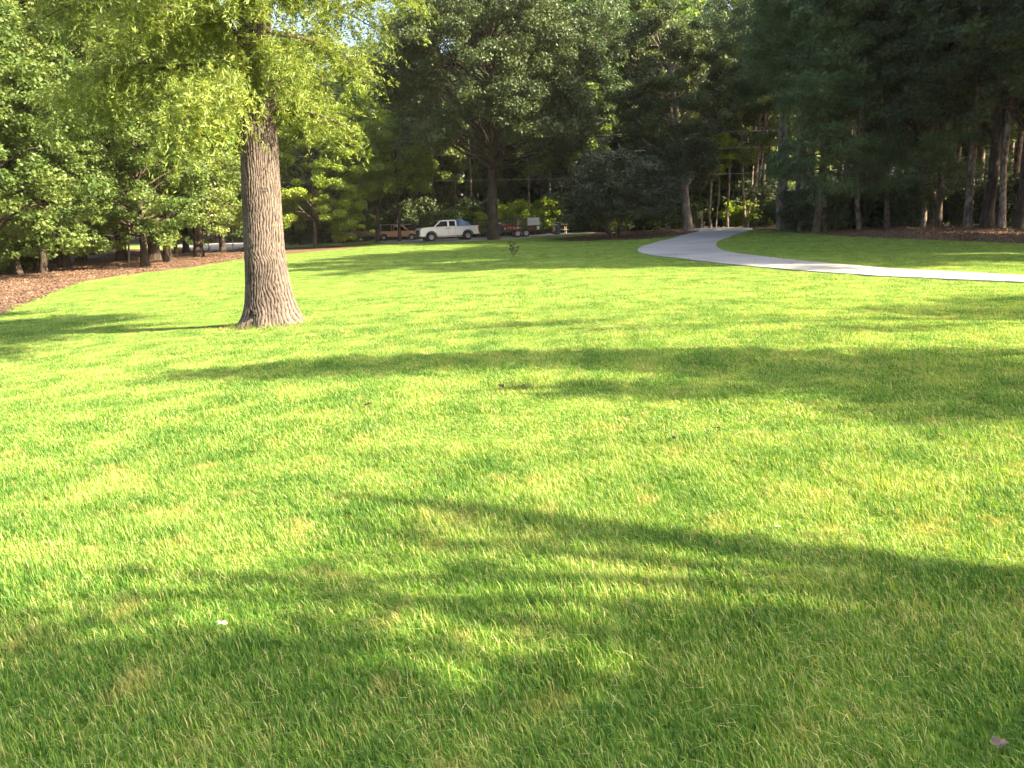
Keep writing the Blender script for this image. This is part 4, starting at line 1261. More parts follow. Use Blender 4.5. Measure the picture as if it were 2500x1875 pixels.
# ------------------------------------------------------------------ shade trees standing out of the picture to the right
def px_shade():
    shade_tree('leafy tree right of the camera shading the middle lawn', [
        (560, 915, 1.2, .45, 9), (760, 905, 1.1, .8, 9.5), (960, 893, 1.0, .75, 9), (1180, 880, 1.1, .5, 9), (1420, 878, 1.1, .6, 9.5), (1650, 882, 1.1, .85, 9), (1880, 900, 1.2, 1.1, 9.5), (2120, 915, 1.3, 1.4, 9), (2360, 950, 1.3, 1.7, 10), (2560, 930, 1.5, 2.2, 9), (2250, 1010, .8, .6, 9)], 6, 71, 230)
    shade_tree('leafy tree right of the camera casting thin shade patches', [
        (1290, 797, 1.3, .35, 10), (1500, 806, .9, .25, 10), (2150, 806, 1.2, .3, 10), (2400, 765, 2.0, 1.1, 10.5), (2560, 740, 2.0, 1.2, 10), (1350, 955, .7, .3, 8), (1520, 958, .8, .35, 8), (1700, 960, .8, .4, 8)], 6, 72, 150)
    shade_tree('leafy tree close on the right shading the near grass', [
        (1150, 1275, .32, .22, 7), (1400, 1315, .35, .16, 7.5), (1650, 1330, .3, .08, 7), (950, 1330, .3, .12, 7), (1250, 1360, .5, .14, 7),
        (2150, 1390, .35, .07, 7), (330, 1470, .35, .12, 7), (640, 1440, .4, .12, 7.5), (860, 1420, .3, .12, 7)], 6, 73, 150)
    shade_tree('leafy tree beside the camera shading the nearest grass', [
        (100, 1700, .6, .3, 6), (0, 1560, .3, .14, 6), (350, 1740, .5, .2, 6), (800, 1700, .35, .12, 6), (1600, 1800, .5, .14, 6), (2100, 1820, .5, .16, 6), (450, 1640, .55, .2, 6.5), (800, 1570, .4, .12, 6), (150, 1850, .7, .28, 6), (600, 1800, .6, .26, 6.5), (1000, 1830, .5, .18, 6),
        (1700, 1570, .4, .16, 6.5), (2050, 1590, .45, .2, 6), (2400, 1580, .5, .28, 6.5), (2350, 1700, .6, .36, 6), (1950, 1720, .5, .24, 6), (1500, 1660, .25, .08, 6), (2480, 1850, .4, .2, 6), (1250, 1850, .5, .14, 6), (850, 1860, .4, .12, 6), (1750, 1860, .5, .12, 6)], 5, 74, 420)
px_shade()
for x, y, sp, s, lab in ((28, 26, 'hard_dark', 1.25, 'broad tree past the right edge shading the drive bend'), (30, 34, 'hard_dark', 1.25, 'tall broad tree past the right edge shading the middle of the lawn'), (38, 22, 'hard_dark', 1.2, 'tall tree far past the right edge of the lawn'),
                          (36, 43, 'hard_a', 1.15, 'tree past the right edge behind the bank'), (31, 42, 'hard_dark', 1.2, 'broad tree past the right edge at the end of the bank'), (46, 33, 'hard_a', 1.2, 'big tree deep past the right edge'), (24, 22, 'pine_thin', 1.0, 'thin pine past the right edge beside the drive'),
                          (44, 48, 'hard_dark', 1.2, 'dark tree deep past the right edge behind the bank'), (52, 58, 'hard_dark', 1.1, 'dark tree furthest past the right edge'), (35, 30, 'pine_a', 1.2, 'tall pine past the right edge of the drive'), (40, 38, 'hard_dark', 1.25, 'dark tall tree second row past the right edge')):
    plant(sp, 'woodland_tree', lab, (x, y, ht(x, y)), s, rl.uniform(0, 6), 'trees past the right edge')

# ------------------------------------------------------------------ far lawn and road beyond the left wood
def px_sheet(name, front, ua, ub, Yb, mat, dz):
    L = [tuple(G(u, v)[:2]) for u, v in front] + [tuple(at_depth(ub, Yb)[:2]), tuple(at_depth(ua, Yb)[:2])]
    P = np.array([(p.x, p.y) for p in smooth_poly(L, 2)])
    link(name, poly_sheet(name, P, mat, dz, 3.0), kind='structure')
px_sheet('far_lawn', [(140, 608), (300, 606), (436, 614)], 140, 436, 112, M['farlawn'], .03)
px_sheet('far_lawn', [(600, 606), (700, 606), (800, 602), (930, 594), (985, 589)], 600, 1010, 98, M['farlawn'], .03)
px_sheet('road', [(436, 616), (600, 612)], 436, 600, 126, M['concrete'], .05)
px_sheet('road', [(100, 597), (300, 594), (420, 592)], 100, 420, 124, M['asphalt'], .06)

# ------------------------------------------------------------------ vehicles
M['silver'] = plain('silver_paint', (.76, .74, .70), .32, .25, .5, .6, dirt=.12, scale=2)
M['tan'] = plain('tan_paint', (.60, .33, .19), .4, .1, .5, .3, dirt=.15, scale=2)
M['glass'] = plain('glass', (.008, .01, .011), .12, 0, .35, 0, dirt=.1)
M['rubber'] = plain('rubber', (.025, .024, .023), .8, dirt=.3)
M['rim'] = plain('rim', (.38, .38, .37), .35, .6, dirt=.2)
M['chrome'] = plain('chrome', (.6, .6, .6), .2, .9, dirt=.1)
M['black'] = plain('black_metal', (.022, .02, .02), .5, dirt=.3)
M['red'] = plain('red_lens', (.6, .03, .02), .25, dirt=.1)
M['lens'] = plain('lens', (.7, .72, .72), .15, dirt=.1)
M['tarp'] = plain('blue_tarp', (.18, .28, .50), .45, dirt=.35, scale=3)
M['white'] = plain('white_cloth', (.82, .82, .79), .6, dirt=.06)
M['grey_mark'] = plain('grey_mark', (.33, .33, .32), .7, dirt=.2)
M['orange'] = plain('orange_paint', (.75, .12, .02), .4, dirt=.2)
M['wood'] = plain('weathered_wood', (.36, .26, .16), .8, dirt=.4, scale=9)
M['pale_wood'] = plain('pale_wood', (.6, .55, .45), .8, dirt=.3, scale=9)
M['grey_plastic'] = plain('grey_plastic', (.07, .08, .10), .5, dirt=.25)
M['wire'] = plain('wire', (.45, .44, .42), .4, .3, dirt=.1)

def wheel(parent, x, y, r, w, rimr, spokes=5, name='wheel'):
    sgn = 1 if y > 0 else -1
    e = bpy.data.objects.new(name, None); COL.objects.link(e); e.parent = parent; e.location = (x, y, r); e.empty_display_size = .1
    m = MB(); m.lathe([(rimr, -w / 2), (r * .93, -w / 2), (r, -w * .36), (r, w * .36), (r * .93, w / 2), (rimr, w / 2), (rimr, -w / 2)], axis='Y', seg=28)
    m.build('tyre', M['rubber'], e, smooth=True)
    m = MB(); yo = sgn * w * .30
    m.lathe([(rimr + .002, yo + sgn * w * .14), (rimr * .9, yo + sgn * w * .12), (rimr * .86, yo - sgn * .03), (.001, yo - sgn * .02)], axis='Y', seg=28)
    for k in range(spokes):
        a = k / spokes * 2 * PI + .3
        m.bar((0, yo + sgn * .015, 0), (math.cos(a) * rimr * .9, yo + sgn * .025, math.sin(a) * rimr * .9), rimr * .26, .03)
    m.cyl((0, yo + sgn * .03, 0), rimr * .22, .05, 'Y', 12)
    m.build('rim', M['rim'], e, smooth=False)
    return e

def pickup(name, label, paint, base, rz, ry, d, group=None):
    t = thing(name, label, 'pickup truck', base, rz, group, ry=ry)
    L, Wd, H = d['L'], d['W'] / 2, d['H']
    xr, xf, r = d['xr'], d['xf'], d['r']; ar = r * 1.28; za = r
    belt = d['belt']; sill = d['sill']
    def arch(cx):
        return [(cx + ar * math.cos(a), max(sill, za + ar * math.sin(a))) for a in np.linspace(0.02, PI - .02, 11)]
    prof = [(L - .02, sill + .12), (L - .1, sill), (xf + ar, sill)] + arch(xf) + [(xf - ar, sill), (xr + ar, sill)] + arch(xr) + [(xr - ar, sill + .02), (.04, sill + .05), (0, sill + .2), (0.0, belt - .03), (.03, belt),
            (d['bed'] - .02, belt), (d['bed'] + .02, belt - .015), (d['wb'], belt), (d['wb'] + .15, belt + .0), (L - .45, belt - .04), (L - .12, belt - .10), (L, belt - .24)]
    m = MB(); m.prism(prof, -Wd, Wd, bev=.05)
    m.build('body', paint, t, smooth=True)
    # bulging arch lips
    for cx in (xr, xf):
        for s in (-1, 1):
            m = MB()
            pts = [(cx + (ar + .03) * math.cos(a), s * (Wd + .012), za + (ar + .03) * math.sin(a)) for a in np.linspace(.05, PI - .05, 13)]
            for a, b in zip(pts, pts[1:]): m.bar(a, b, .07, .05)
            m.build('wheel_arch', M['black'] if d.get('dark_arch') else paint, t)
            wheel(t, cx, s * (Wd - .13), r, .25, d['rim'])
    m = MB(); m.box(((xr + xf) / 2, 0, sill - .02), (xf - xr - 2 * ar + .9, Wd * 1.5, .16)); m.box(((xr + xf) / 2, 0, r), (xf - xr + .1, .5, .14)); m.build('chassis', M['black'], t)
    # wheel-well liners
    m = MB()
    for cx in (xr, xf): m.box((cx, 0, za + .05), (ar * 1.7, Wd * 1.35, ar * 1.5))
    m.build('wheel_well', M['black'], t)
    # cab
    b0, b1 = d['bed'] + .04, d['wb'] + .1; t0, t1 = d['bed'] + .08, d['roof']; yt = Wd * .82; yb = Wd * .955; zt = H
    bm = bmesh.new()
    lo = [(b0, -yb, belt - .05), (b1, -yb, belt - .05), (b1, yb, belt - .05), (b0, yb, belt - .05)]
    hi = [(t0, -yt, zt), (t1, -yt, zt - .02), (t1, yt, zt - .02), (t0, yt, zt)]
    A = [bm.verts.new(p) for p in lo]; B = [bm.verts.new(p) for p in hi]
    bm.faces.new(A); bm.faces.new(B[::-1])
    for i in range(4): bm.faces.new((A[i], B[i], B[(i + 1) % 4], A[(i + 1) % 4]))
    bmesh.ops.recalc_face_normals(bm, faces=bm.faces)
    bmesh.ops.bevel(bm, geom=list(bm.edges), offset=.07, segments=3, affect='EDGES')
    mm = MB(); mm.bm.free(); mm.bm = bm
    mm.build('cab', paint, t, smooth=True)
    def side(s, x, z):  # point on the slanted side
        f = (z - (belt - .05)) / (zt - belt + .05)
        return Vector((x, s * (yb + (yt - yb) * f + .006), z))
    zb, zh = belt + .03, zt - .11
    for s in (-1, 1):
        for x0, x1, x2, x3, nm in d['win']:   # bottom x0..x1, top x2..x3
            m = MB(); P = [side(s, x0, zb), side(s, x1, zb), side(s, x3, zh), side(s, x2, zh)]
            if s < 0: P = P[::-1]
            P = P if s > 0 else P
            m.quadslab(P, .008 if s < 0 else -.008); m.build('side_window', M['glass'], t)
    def slope(x0, x1, y, z, off):
        f = (z - (belt - .05)) / (zt - belt + .05)
        w = (yb + (yt - yb) * f) * y
        return Vector((x0 + (x1 - x0) * f + off, w, z))
    m = MB(); m.quadslab([slope(b1, t1, -.84, zb, .01), slope(b1, t1, .84, zb, .01), slope(b1, t1, .84, zh + .03, .01), slope(b1, t1, -.84, zh + .03, .01)], .008); m.build('windshield', M['glass'], t)
    m = MB(); m.quadslab([slope(b0, t0, .8, zb + .05, -.01), slope(b0, t0, -.8, zb + .05, -.01), slope(b0, t0, -.8, zh, -.01), slope(b0, t0, .8, zh, -.01)], .008); m.build('rear_window', M['glass'], t)
    # doors: seam lines and handles
    for s in (-1, 1):
        m = MB()
        for x in d['seams']:
            m.box((x, s * (Wd + .001), (belt + sill) / 2 + .05), (.014, .006, belt - sill - .2))
        m.box(((d['seams'][0] + d['seams'][-1]) / 2, s * (Wd + .001), sill + .17), (d['seams'][-1] - d['seams'][0], .006, .012))
        m.build('door_seam', M['black'], t)
        for x in d['handles']:
            m = MB(); m.box((x, s * (Wd + .02), belt - .17), (.17, .04, .045), bev=.008); m.build('door_handle', M['black'] if d.get('dark_arch') else paint, t)
        m = MB(); m.box((d['wb'] - .22, s * (Wd + .12), belt + .12), (.1, .2, .2), bev=.03); m.bar((d['wb'] - .2, s * (Wd - .05), belt + .02), (d['wb'] - .2, s * (Wd + .08), belt + .08), .05); m.build('mirror', M['black'], t)
        m = MB(); m.box((.03, s * (Wd - .07), belt - .30), (.09, .17, .44), bev=.015); m.build('tail_light', M['red'], t)
        m = MB(); m.box((L - .12, s * (Wd - .2), belt - .37), (.22, .36, .2), bev=.03); m.build('headlight', M['lens'], t)
        if d.get('step'):
            m = MB(); m.bar((xr + ar + .1, s * (Wd - .02), sill - .09), (xf - ar - .05, s * (Wd - .02), sill - .09), .055, sides=10)
            for x in (xr + ar + .3, xf - ar - .3): m.bar((x, s * (Wd - .02), sill - .09), (x, s * (Wd - .3), sill + .03), .03)
            m.build('side_step', M['chrome'], t)
    m = MB(); m.box((L - .01, 0, belt - .42), (.08, Wd * 1.25, .36), bev=.02)
    for k in range(3): m.box((L + .035, 0, belt - .32 - k * .1), (.03, Wd * 1.2, .025))
    g = m.build('grille', M['black'], t)
    m = MB(); m.box((L + .04, 0, belt - .40), (.03, Wd * 1.22, .05)); m.build('grille_bar', M['chrome'], g)
    m = MB(); m.box((L + .02, 0, sill + .12), (.2, Wd * 1.94, .24), bev=.04); m.build('front_bumper', M[d['bump']], t)
    m = MB(); m.box((-.06, 0, sill + .09), (.16, Wd * 1.9, .2), bev=.03); m.build('rear_bumper', M[d['bump']], t)
    m = MB(); m.box((.24 + .0, 0, belt + .012), (.02, 1.6, .02)); m.box((d['bed'] / 2, Wd - .06, belt + .015), (d['bed'] - .1, .1, .03)); m.box((d['bed'] / 2, -Wd + .06, belt + .015), (d['bed'] - .1, .1, .03)); m.build('bed_rail', M['black'], t)
    return t

def stand(pf, pr_x, L):
    pass
# silver pickup
a1, a2 = G(1046, 590.5), G(1138, 586.5)
mid = (a1 + a2) / 2
yaw = PI + .36
fwd = Vector((math.cos(yaw), math.sin(yaw)))
dims = dict(L=5.85, W=2.0, H=1.95, xr=1.13, xf=4.78, r=.41, belt=1.34, sill=.48, bed=2.12, wb=4.42, roof=3.82, rim=.225, win=[(2.36, 2.98, 2.36, 2.95, 'r'), (3.14, 4.3, 3.14, 3.74, 'f')], seams=[2.35, 3.08, 4.2],
            handles=[3.25, 2.95], step=True, bump='chrome', dark_arch=True)
cx = (dims['xr'] + dims['xf']) / 2
o = mid.xy - fwd * cx
zf, zr = ht(*(mid.xy + fwd * 1.8)), ht(*(mid.xy - fwd * 1.8))
pit = -math.atan2(zf - zr, 3.6)
zo = (zf + zr) / 2 + .055 - (-math.sin(pit)) * cx
silver = pickup('pickup_truck', 'silver extended cab pickup facing left with a blue tarp load in its bed', M['silver'], (o.x, o.y, zo), yaw, pit, dims)
# load under a blue tarp
rngt = np.random.default_rng(8)
bm = bmesh.new(); bmesh.ops.create_uvsphere(bm, u_segments=26, v_segments=16, radius=1)
for v in bm.verts:
    x, y, z = v.co
    s = 1 + .10 * math.sin(5 * x + 2 * y) + .06 * math.sin(9 * y + 4 * z) + .05 * math.sin(13 * x - 3 * z)
    hgt = .42 + .16 * (x > .2) * (1 - abs(x - .45)) - .04
    v.co = Vector((x * .74 * s, y * .82, max(-.05, z * s * hgt * 1.3)))
mm = MB(); mm.bm.free(); mm.bm = bm
tp_ = mm.build('tarp_load', M['tarp'], smooth=True)
tag(tp_, 'rumpled blue tarp bundled over a load in the silver pickup bed', 'tarp')
sm_ = silver.matrix_basis if True else None
MX = lambda o: Matrix.LocRotScale(o.location, o.rotation_euler, o.scale)
tp_.matrix_world = MX(silver) @ Matrix.Translation((1.38, 0, 1.34))
# tan pickup
f = at_depth(1008, 92.5)
dims2 = dict(L=5.0, W=1.72, H=1.62, xr=.95, xf=4.05, r=.34, belt=1.02, sill=.42, bed=1.95, wb=3.75, roof=3.05, rim=.21, win=[(2.08, 2.5, 2.1, 2.48, 'r'), (2.62, 3.55, 2.62, 3.0, 'f')], seams=[2.55, 3.62], handles=[2.75], bump='chrome')
yaw2 = -.06
fw = Vector((math.cos(yaw2), math.sin(yaw2)))
o = f.xy - fw * dims2['xf']
z0 = (ht(*f.xy) + ht(*(f.xy - fw * 3.1))) / 2
tanp = pickup('pickup_truck', 'small tan copper pickup facing right behind the silver pickup, ladder rack on top', M['tan'], (o.x, o.y, z0 + .03), yaw2, 0, dims2)
m = MB()
for y in (-.78, .78):
    m.bar((.2, y, 1.72), (3.7, y, 1.72), .05)
    for x in (.3, 1.8): m.bar((x, y, 1.0), (x, y, 1.72), .05)
for x in (.3, 1.8, 3.3): m.bar((x, -.78, 1.70), (x, .78, 1.70), .04)
m.build('ladder_rack', M['wire'], tanp)

# small flatbed trailer behind the tan pickup
w_ = at_depth(836, 92.5); w_.z = ht(w_.x, w_.y)
t = thing('utility_trailer', 'small flat trailer with upright black mesh gate left of the tan pickup', 'trailer', w_, 0)
m = MB(); m.box((.9, 0, .56), (4.3, 1.6, .09)); m.box((.9, .8, .62), (4.3, .06, .16)); m.box((.9, -.8, .62), (4.3, .06, .16)); m.bar((3.0, .5, .54), (4.1, 0, .48), .07); m.bar((3.0, -.5, .54), (4.1, 0, .48), .07); m.build('frame', M['black'], t)
m = MB()
for k in range(8): m.box((.9, -.7 + k * .2, .625), (4.2, .17, .03))
m.build('deck', M['wood'], t, kind='stuff')
for s in (-1, 1):
    wheel(t, 0, s * .95, .36, .22, .22)
    m = MB(); pts = [(.46 * math.cos(a), s * .95, .36 + .46 * math.sin(a)) for a in np.linspace(.15, PI - .15, 9)]
    for a, b in zip(pts, pts[1:]): m.bar(a, b, .26, .02)
    m.build('fender', M['chrome'], t)
m = MB()
for k in range(9): m.bar((-1.28 - .0, -.75 + k * .1875, .5), (-1.38, -.75 + k * .1875, 1.15), .03)
for h in (.52, .83, 1.14): m.bar((-1.3 - (h - .5) * .14, -.76, h), (-1.3 - (h - .5) * .14, .76, h), .04)
for k in range(6): m.bar((-1.95 + k * .12, -.8, .45), (-1.95 + k * .12, -.8, 1.1), .03)
m.bar((-2.0, -.8, 1.08), (-1.3, -.8, 1.08), .04); m.bar((-2.0, -.8, .5), (-1.3, -.8, .5), .04)
m.build('gate', M['black'], t)
# branches heaped on it
P = rngt.normal(0, 1, (2600, 3)) * [1.1, .4, .16] + [1.3, 0, .95]
P = P[(P[:, 2] > .64)]
lf = leaf_mesh(rngt, 'brush_pile', P + np.array(w_), .4, .22, .07, rngt.random(len(P)), M['brown_leaf'])
b_ = link('brush_pile', lf, kind='stuff'); tag(b_, 'brown pile of cut brush heaped on the small flat trailer', 'brush pile')

# long two-axle trailer with mesh sides
c0 = G(1270, 580.2)
yawt = .16
t = thing('landscape_trailer', 'long black caged trailer on two axles standing behind the silver pickup', 'trailer', (c0.x, c0.y + .6, ht(c0.x, c0.y + .6) + .055), yawt, ry=-math.atan2(ht(c0.x + 2, c0.y + .4) - ht(c0.x - 2, c0.y - .4), 4))
trl = t
X0, X1, Y1 = -4.3, 2.2, .95
m = MB(); m.box(((X0 + X1) / 2, 0, .56), (X1 - X0, 1.9, .06)); m.build('deck', M['wood'], t)
m = MB()
for s in (-1, 1):
    m.box(((X0 + X1) / 2, s * Y1, .58), (X1 - X0, .08, .16))
    m.bar((X0, s * .5, .54), (X0 - 1.25, 0, .5), .09)
m.build('frame', M['black'], t)
for s in (-1, 1):
    m = MB(); m.bar((X0, s * Y1, 1.78), (X1, s * Y1, 1.78), .08); m.build('top_rail', M['black'], t)
    m = MB(); m.bar((X0, s * Y1, 1.15), (X1, s * Y1, 1.15), .045); m.build('middle_rail', M['black'], t)
    for x in (X0, -3.2, -2.2, -.9, .4, 1.3, X1):
        m = MB(); m.bar((x, s * Y1, .6), (x, s * Y1, 1.78), .065); m.build('post', M['black'], t)
    m = MB()
    for k in range(30):
        x = X0 + (X1 - X0) * k / 29
        if s > 0: m.bar((x, s * Y1, .62), (x, s * Y1, 1.76), .014)
    for h in (.8, 1.0, 1.35, 1.55): m.bar((X0, s * Y1, h), (X1, s * Y1, h), .014)
    m.build('side_mesh', M['black'], t, kind='stuff')
    for x in (-.42, .42):
        wheel(t, x, s * 1.1, .35, .22, .225, 6)
    m = MB()
    for x in (-.42, .42):
        pts = [(x + .43 * math.cos(a), s * 1.1, .35 + .43 * math.sin(a)) for a in np.linspace(.1 if x > 0 else .9, PI - (.9 if x > 0 else .1), 9)]
        for a, b in zip(pts, pts[1:]): m.bar(a, b, .26, .03)
    m.box((0, s * 1.1, .79), (.66, .26, .03))
    m.build('fender', M['black'], t)
m = MB()   # rear ramp gate let down at a slant
for y in np.linspace(-.88, .88, 8): m.bar((X1 + .1, y, .6), (X1 + 1.5, y, .1), .04)
for q in np.linspace(0, 1, 6): m.bar((X1 + .1 + 1.4 * q, -.9, .6 - .5 * q), (X1 + .1 + 1.4 * q, .9, .6 - .5 * q), .035)
m.bar((X1, -.93, 1.5), (X1 + 1.35, -.93, .2), .03)
m.build('ramp_gate', M['black'], t)
def on_trailer(o, x, y, z, rz=0):
        o.matrix_world = MX(trl) @ Matrix.Translation((x, y, z)) @ Matrix.Rotation(rz, 4, 'Z')
# banner
m = MB(); nx = 14
bm = m.bm
vs = [[bm.verts.new((i / nx * 1.2, .02 * math.sin(i * 1.3 + j), -.72 * j / 5)) for i in range(nx + 1)] for j in range(6)]
for j in range(5):
    for i in range(nx): bm.faces.new((vs[j][i], vs[j + 1][i], vs[j + 1][i + 1], vs[j][i + 1]))
r_ = bmesh.ops.solidify(bm, geom=bm.faces[:], thickness=.006)
ban = m.build('banner', M['white']); tag(ban, 'white cloth banner with faint grey scribbles hung on the trailer side', 'banner')
on_trailer(ban, .62, -1.03, 1.82)
m = MB()
def stroke(P, w=.018):
    for a, b in zip(P, P[1:]): m.bar((a[0], -.035, a[1]), (b[0], -.035, b[1]), w, .006)
stroke([(.2, -.55), (.24, -.4), (.3, -.3)]); stroke([(.24, -.4), (.17, -.3)]); stroke([(.26, -.36), (.36, -.34)]); stroke([(.23, -.45), (.33, -.45)])
stroke([(.58, -.16), (.6, -.3), (.57, -.4)]); stroke([(.76, -.18), (.86, -.28), (.96, -.4)]); stroke([(1.0, -.14), (1.02, -.3), (1.0, -.42)])
m.build('faint_print', M['grey_mark'], ban)

# things carried on the trailer
mw = thing('riding_mower', 'orange riding mower parked inside the caged trailer', 'mower', (0, 0, 0))
m = MB(); m.box((0, 0, .34), (1.1, .8, .22), bev=.04); m.box((-.35, 0, .58), (.5, .6, .36), bev=.05); m.build('body', M['orange'], mw)
m = MB(); m.box((.1, 0, .56), (.42, .44, .1), bev=.03); m.box((-.1, 0, .78), (.1, .42, .38), bev=.03); m.build('seat', M['black'], mw)
m = MB(); m.bar((-.2, -.35, .4), (-.25, -.35, 1.3), .045); m.bar((-.2, .35, .4), (-.25, .35, 1.3), .045); m.bar((-.25, -.35, 1.3), (-.25, .35, 1.3), .045); m.build('roll_bar', M['black'], mw)
m = MB(); m.box((.55, 0, .2), (.7, 1.1, .14), bev=.03); m.build('mowing_deck', M['orange'], mw)
for s in (-1, 1): wheel(mw, -.4, s * .5, .26, .2, .13); wheel(mw, .8, s * .4, .15, .12, .07)
on_trailer(mw, -1.2, -.1, .6, 0)
cp = thing('air_compressor', 'dark grey engine unit with pale top beside the orange mower', 'machine', (0, 0, 0))
m = MB(); m.cyl((0, 0, .38), .26, 1.0, 'X', 18); m.box((-.3, 0, .07), (.06, .5, .14)); m.box((.3, 0, .07), (.06, .5, .14)); m.build('tank', M['grey_plastic'], cp)
m = MB(); m.box((0, 0, .8), (.8, .45, .16), bev=.04); m.build('pale_cover', M['lens'], cp)
m = MB(); m.box((0, 0, .68), (.7, .4, .12), bev=.03); m.build('engine', M['black'], cp)
on_trailer(cp, -2.35, -.35, .6, 0)
rk = thing('tool_rack', 'dark rack of tools standing in the middle of the caged trailer', 'rack', (0, 0, 0))
for x in (-.45, .45):
    m = MB(); m.bar((x, 0, 0), (x, 0, 1.15), .05); m.build('post', M['black'], rk)
m = MB(); m.bar((-.45, 0, 1.1), (.45, 0, 1.1), .05); m.bar((-.45, 0, .45), (.45, 0, .45), .05); m.build('cross_bar', M['black'], rk)
for k in range(5):
    m = MB(); m.bar((-.35 + k * .17, .02, .25), (-.3 + k * .17, .05, 1.28), .022, sides=6); m.box((-.35 + k * .17, .02, .3), (.12, .03, .22)); m.build('tool', [M['wood'], M['lens'], M['orange'], M['wood'], M['grey_plastic']][k], rk)
on_trailer(rk, .05, .3, .6, 0)
bk = thing('bucket', 'small white bucket at the tail end of the caged trailer', 'bucket', (0, 0, 0))
m = MB(); m.lathe([(.001, 0), (.12, 0), (.15, .36), (.16, .37), (.14, .37), (.13, .34), (.001, .33)], seg=18); m.build('pail', M['white'], bk, smooth=True)
m = MB(); pts = [(.15 * math.cos(a), 0, .36 + .1 * math.sin(a)) for a in np.linspace(0, PI, 8)]
for a, b in zip(pts, pts[1:]): m.bar(a, b, .012)
m.build('handle', M['black'], bk); on_trailer(bk, 1.75, -.5, .6)
gc = thing('fuel_can', 'small red fuel can on the trailer deck beside the white bucket', 'can', (0, 0, 0))
m = MB(); m.box((0, 0, .16), (.28, .2, .32), bev=.03); m.build('can_body', M['red'], gc)
m = MB(); m.bar((.08, 0, .32), (.16, 0, .44), .03, sides=8); m.build('spout', M['black'], gc); on_trailer(gc, 1.1, -.55, .6)

# bin by the drive
b0 = G(1362, 573.5)
t = thing('trash_bin', 'dark grey round trash bin standing beside the drive', 'bin', b0)
m = MB(); m.lathe([(.001, 0), (.22, 0), (.24, .03), (.27, .8), (.29, .82), (.29, .86), (.26, .86)], seg=24); m.build('bin_body', M['grey_plastic'], t, smooth=True)
m = MB(); m.lathe([(.29, .86), (.30, .89), (.22, .96), (.001, .99)], seg=24); m.build('lid', M['grey_plastic'], t, smooth=True)
for s in (-1, 1):
    m = MB(); m.box((s * .29, 0, .7), (.05, .14, .04), bev=.008); m.build('handle', M['lens'], t)
# plank table behind it
p = at_depth(1366, 93.5)
t = thing('plank_table', 'rough pale plank table in the shade behind the trash bin', 'table', p, .2)
for k in range(4):
    m = MB(); m.box((0, -.36 + k * .24, 1.08 + .01 * (k % 2)), (1.7, .2, .04)); m.build('plank', M['pale_wood'], t)
for x in (-.7, .7):
    for y in (-.3, .3):
        m = MB(); m.bar((x, y, -.05), (x, y, 1.06), .08); m.build('leg', M['wood'], t)
m = MB(); m.box((0, -.75, .5), (1.6, .22, .04)); m.bar((-.6, -.75, 0), (-.6, -.75, .48), .06); m.bar((.6, -.75, 0), (.6, -.75, .48), .06); m.build('bench', M['pale_wood'], t)

# wooden stand by the far end of the drive
p = at_depth(1704, 97)
t = thing('wooden_stand', 'tall weathered wooden stand with an open top frame beside the leaning tree', 'stand', p, -.25)
k = .95
for x in (-.42, .42):
    for y in (-.3, .3):
        m = MB(); m.bar((x, y, -.05), (x, y, 2.05), .1); m.build('post', M['pale_wood'] if y < 0 else M['wood'], t)
m = MB(); m.box((0, -.3, 2.0), (.95, .1, .1)); m.box((0, .3, 2.0), (.95, .1, .1)); m.box((0, -.36, 1.55), (.95, .03, .1)); m.build('cross_beam', M['pale_wood'], t)
for j in range(3):
    m = MB(); m.box((0, -.365, 1.18 + j * .13), (.94, .025, .12)); m.build('plank', M['wood'], t)
m = MB(); m.box((0, -.22, .55), (.62, .04, 1.1)); m.build('door', M['grey_plastic'], t)
for j in range(4):
    m = MB(); m.box((-.85, -.1, .35 + j * .42), (.75, .5, .05)); m.build('shelf', M['wood'], t)
m = MB(); m.bar((-1.2, -.3, 0), (-1.2, -.3, 1.75), .07); m.build('post', M['wood'], t)

# timber edging along the far side of the drive
for (u0, v0, u1, v1) in ((1500, 556, 1560, 553), (1602, 550.5, 1640, 549.5), (1718, 549, 1740, 548.5)):
    a = at_depth(u0, 96.5); b = at_depth(u1, 96.5)
    m = MB(); d_ = b - a; m.box((0, 0, .1), (d_.length * .9, .2, .26), bev=.02)
    e_ = m.build('landscape_timber', M['pale_wood']); e_.location = (a + b) / 2; e_.rotation_euler = (0, 0, math.atan2(d_.y, d_.x))
    tag(e_, {1500: 'long pale timber lying beyond the drive left of the leaning tree', 1602: 'short pale timber lying just left of the leaning tree', 1718: 'pale timber lying just right of the wooden stand'}[u0], 'timber')

# overhead lines
for j, (v, lab) in enumerate(((330, 'topmost of three thin overhead wires crossing before the wood'), (370, 'middle one of three thin overhead wires crossing before the wood'), (433, 'lowest of three thin overhead wires crossing before the wood'))):
    d = ray(1450, v); Yw = 90; zc = 1.6 + d.z / d.y * Yw
    q = np.linspace(-1, 1, 60)
    P = np.stack([10 + q * 36, Yw + q * 1.2 + j * .3, zc + .35 * q ** 2 + q * .35], 1)
    V, F = tubes([(P, np.full(60, .014))], 5)
    tag(link('overhead_wire', mesh_np('overhead_wire', V, F, [M['wire']])), lab, 'wire', 'overhead wires')
for x, lab in ((-26, 'wooden utility pole hidden among trees at the left end of the wires'), (46, 'wooden utility pole hidden among trees at the right end of the wires')):
    y = 90 + (x - 10) / 36 * 1.2
    t = thing('utility_pole', lab, 'pole', (x, y, ht(x, y) - .1))
    m = MB(); m.bar((0, 0, 0), (0, 0, 14), .16, .11, sides=12); m.build('pole', M['bark'], t)
    m = MB(); m.box((0, 0, 13.4), (.12, 1.8, .14)); m.build('crossarm', M['bark'], t)

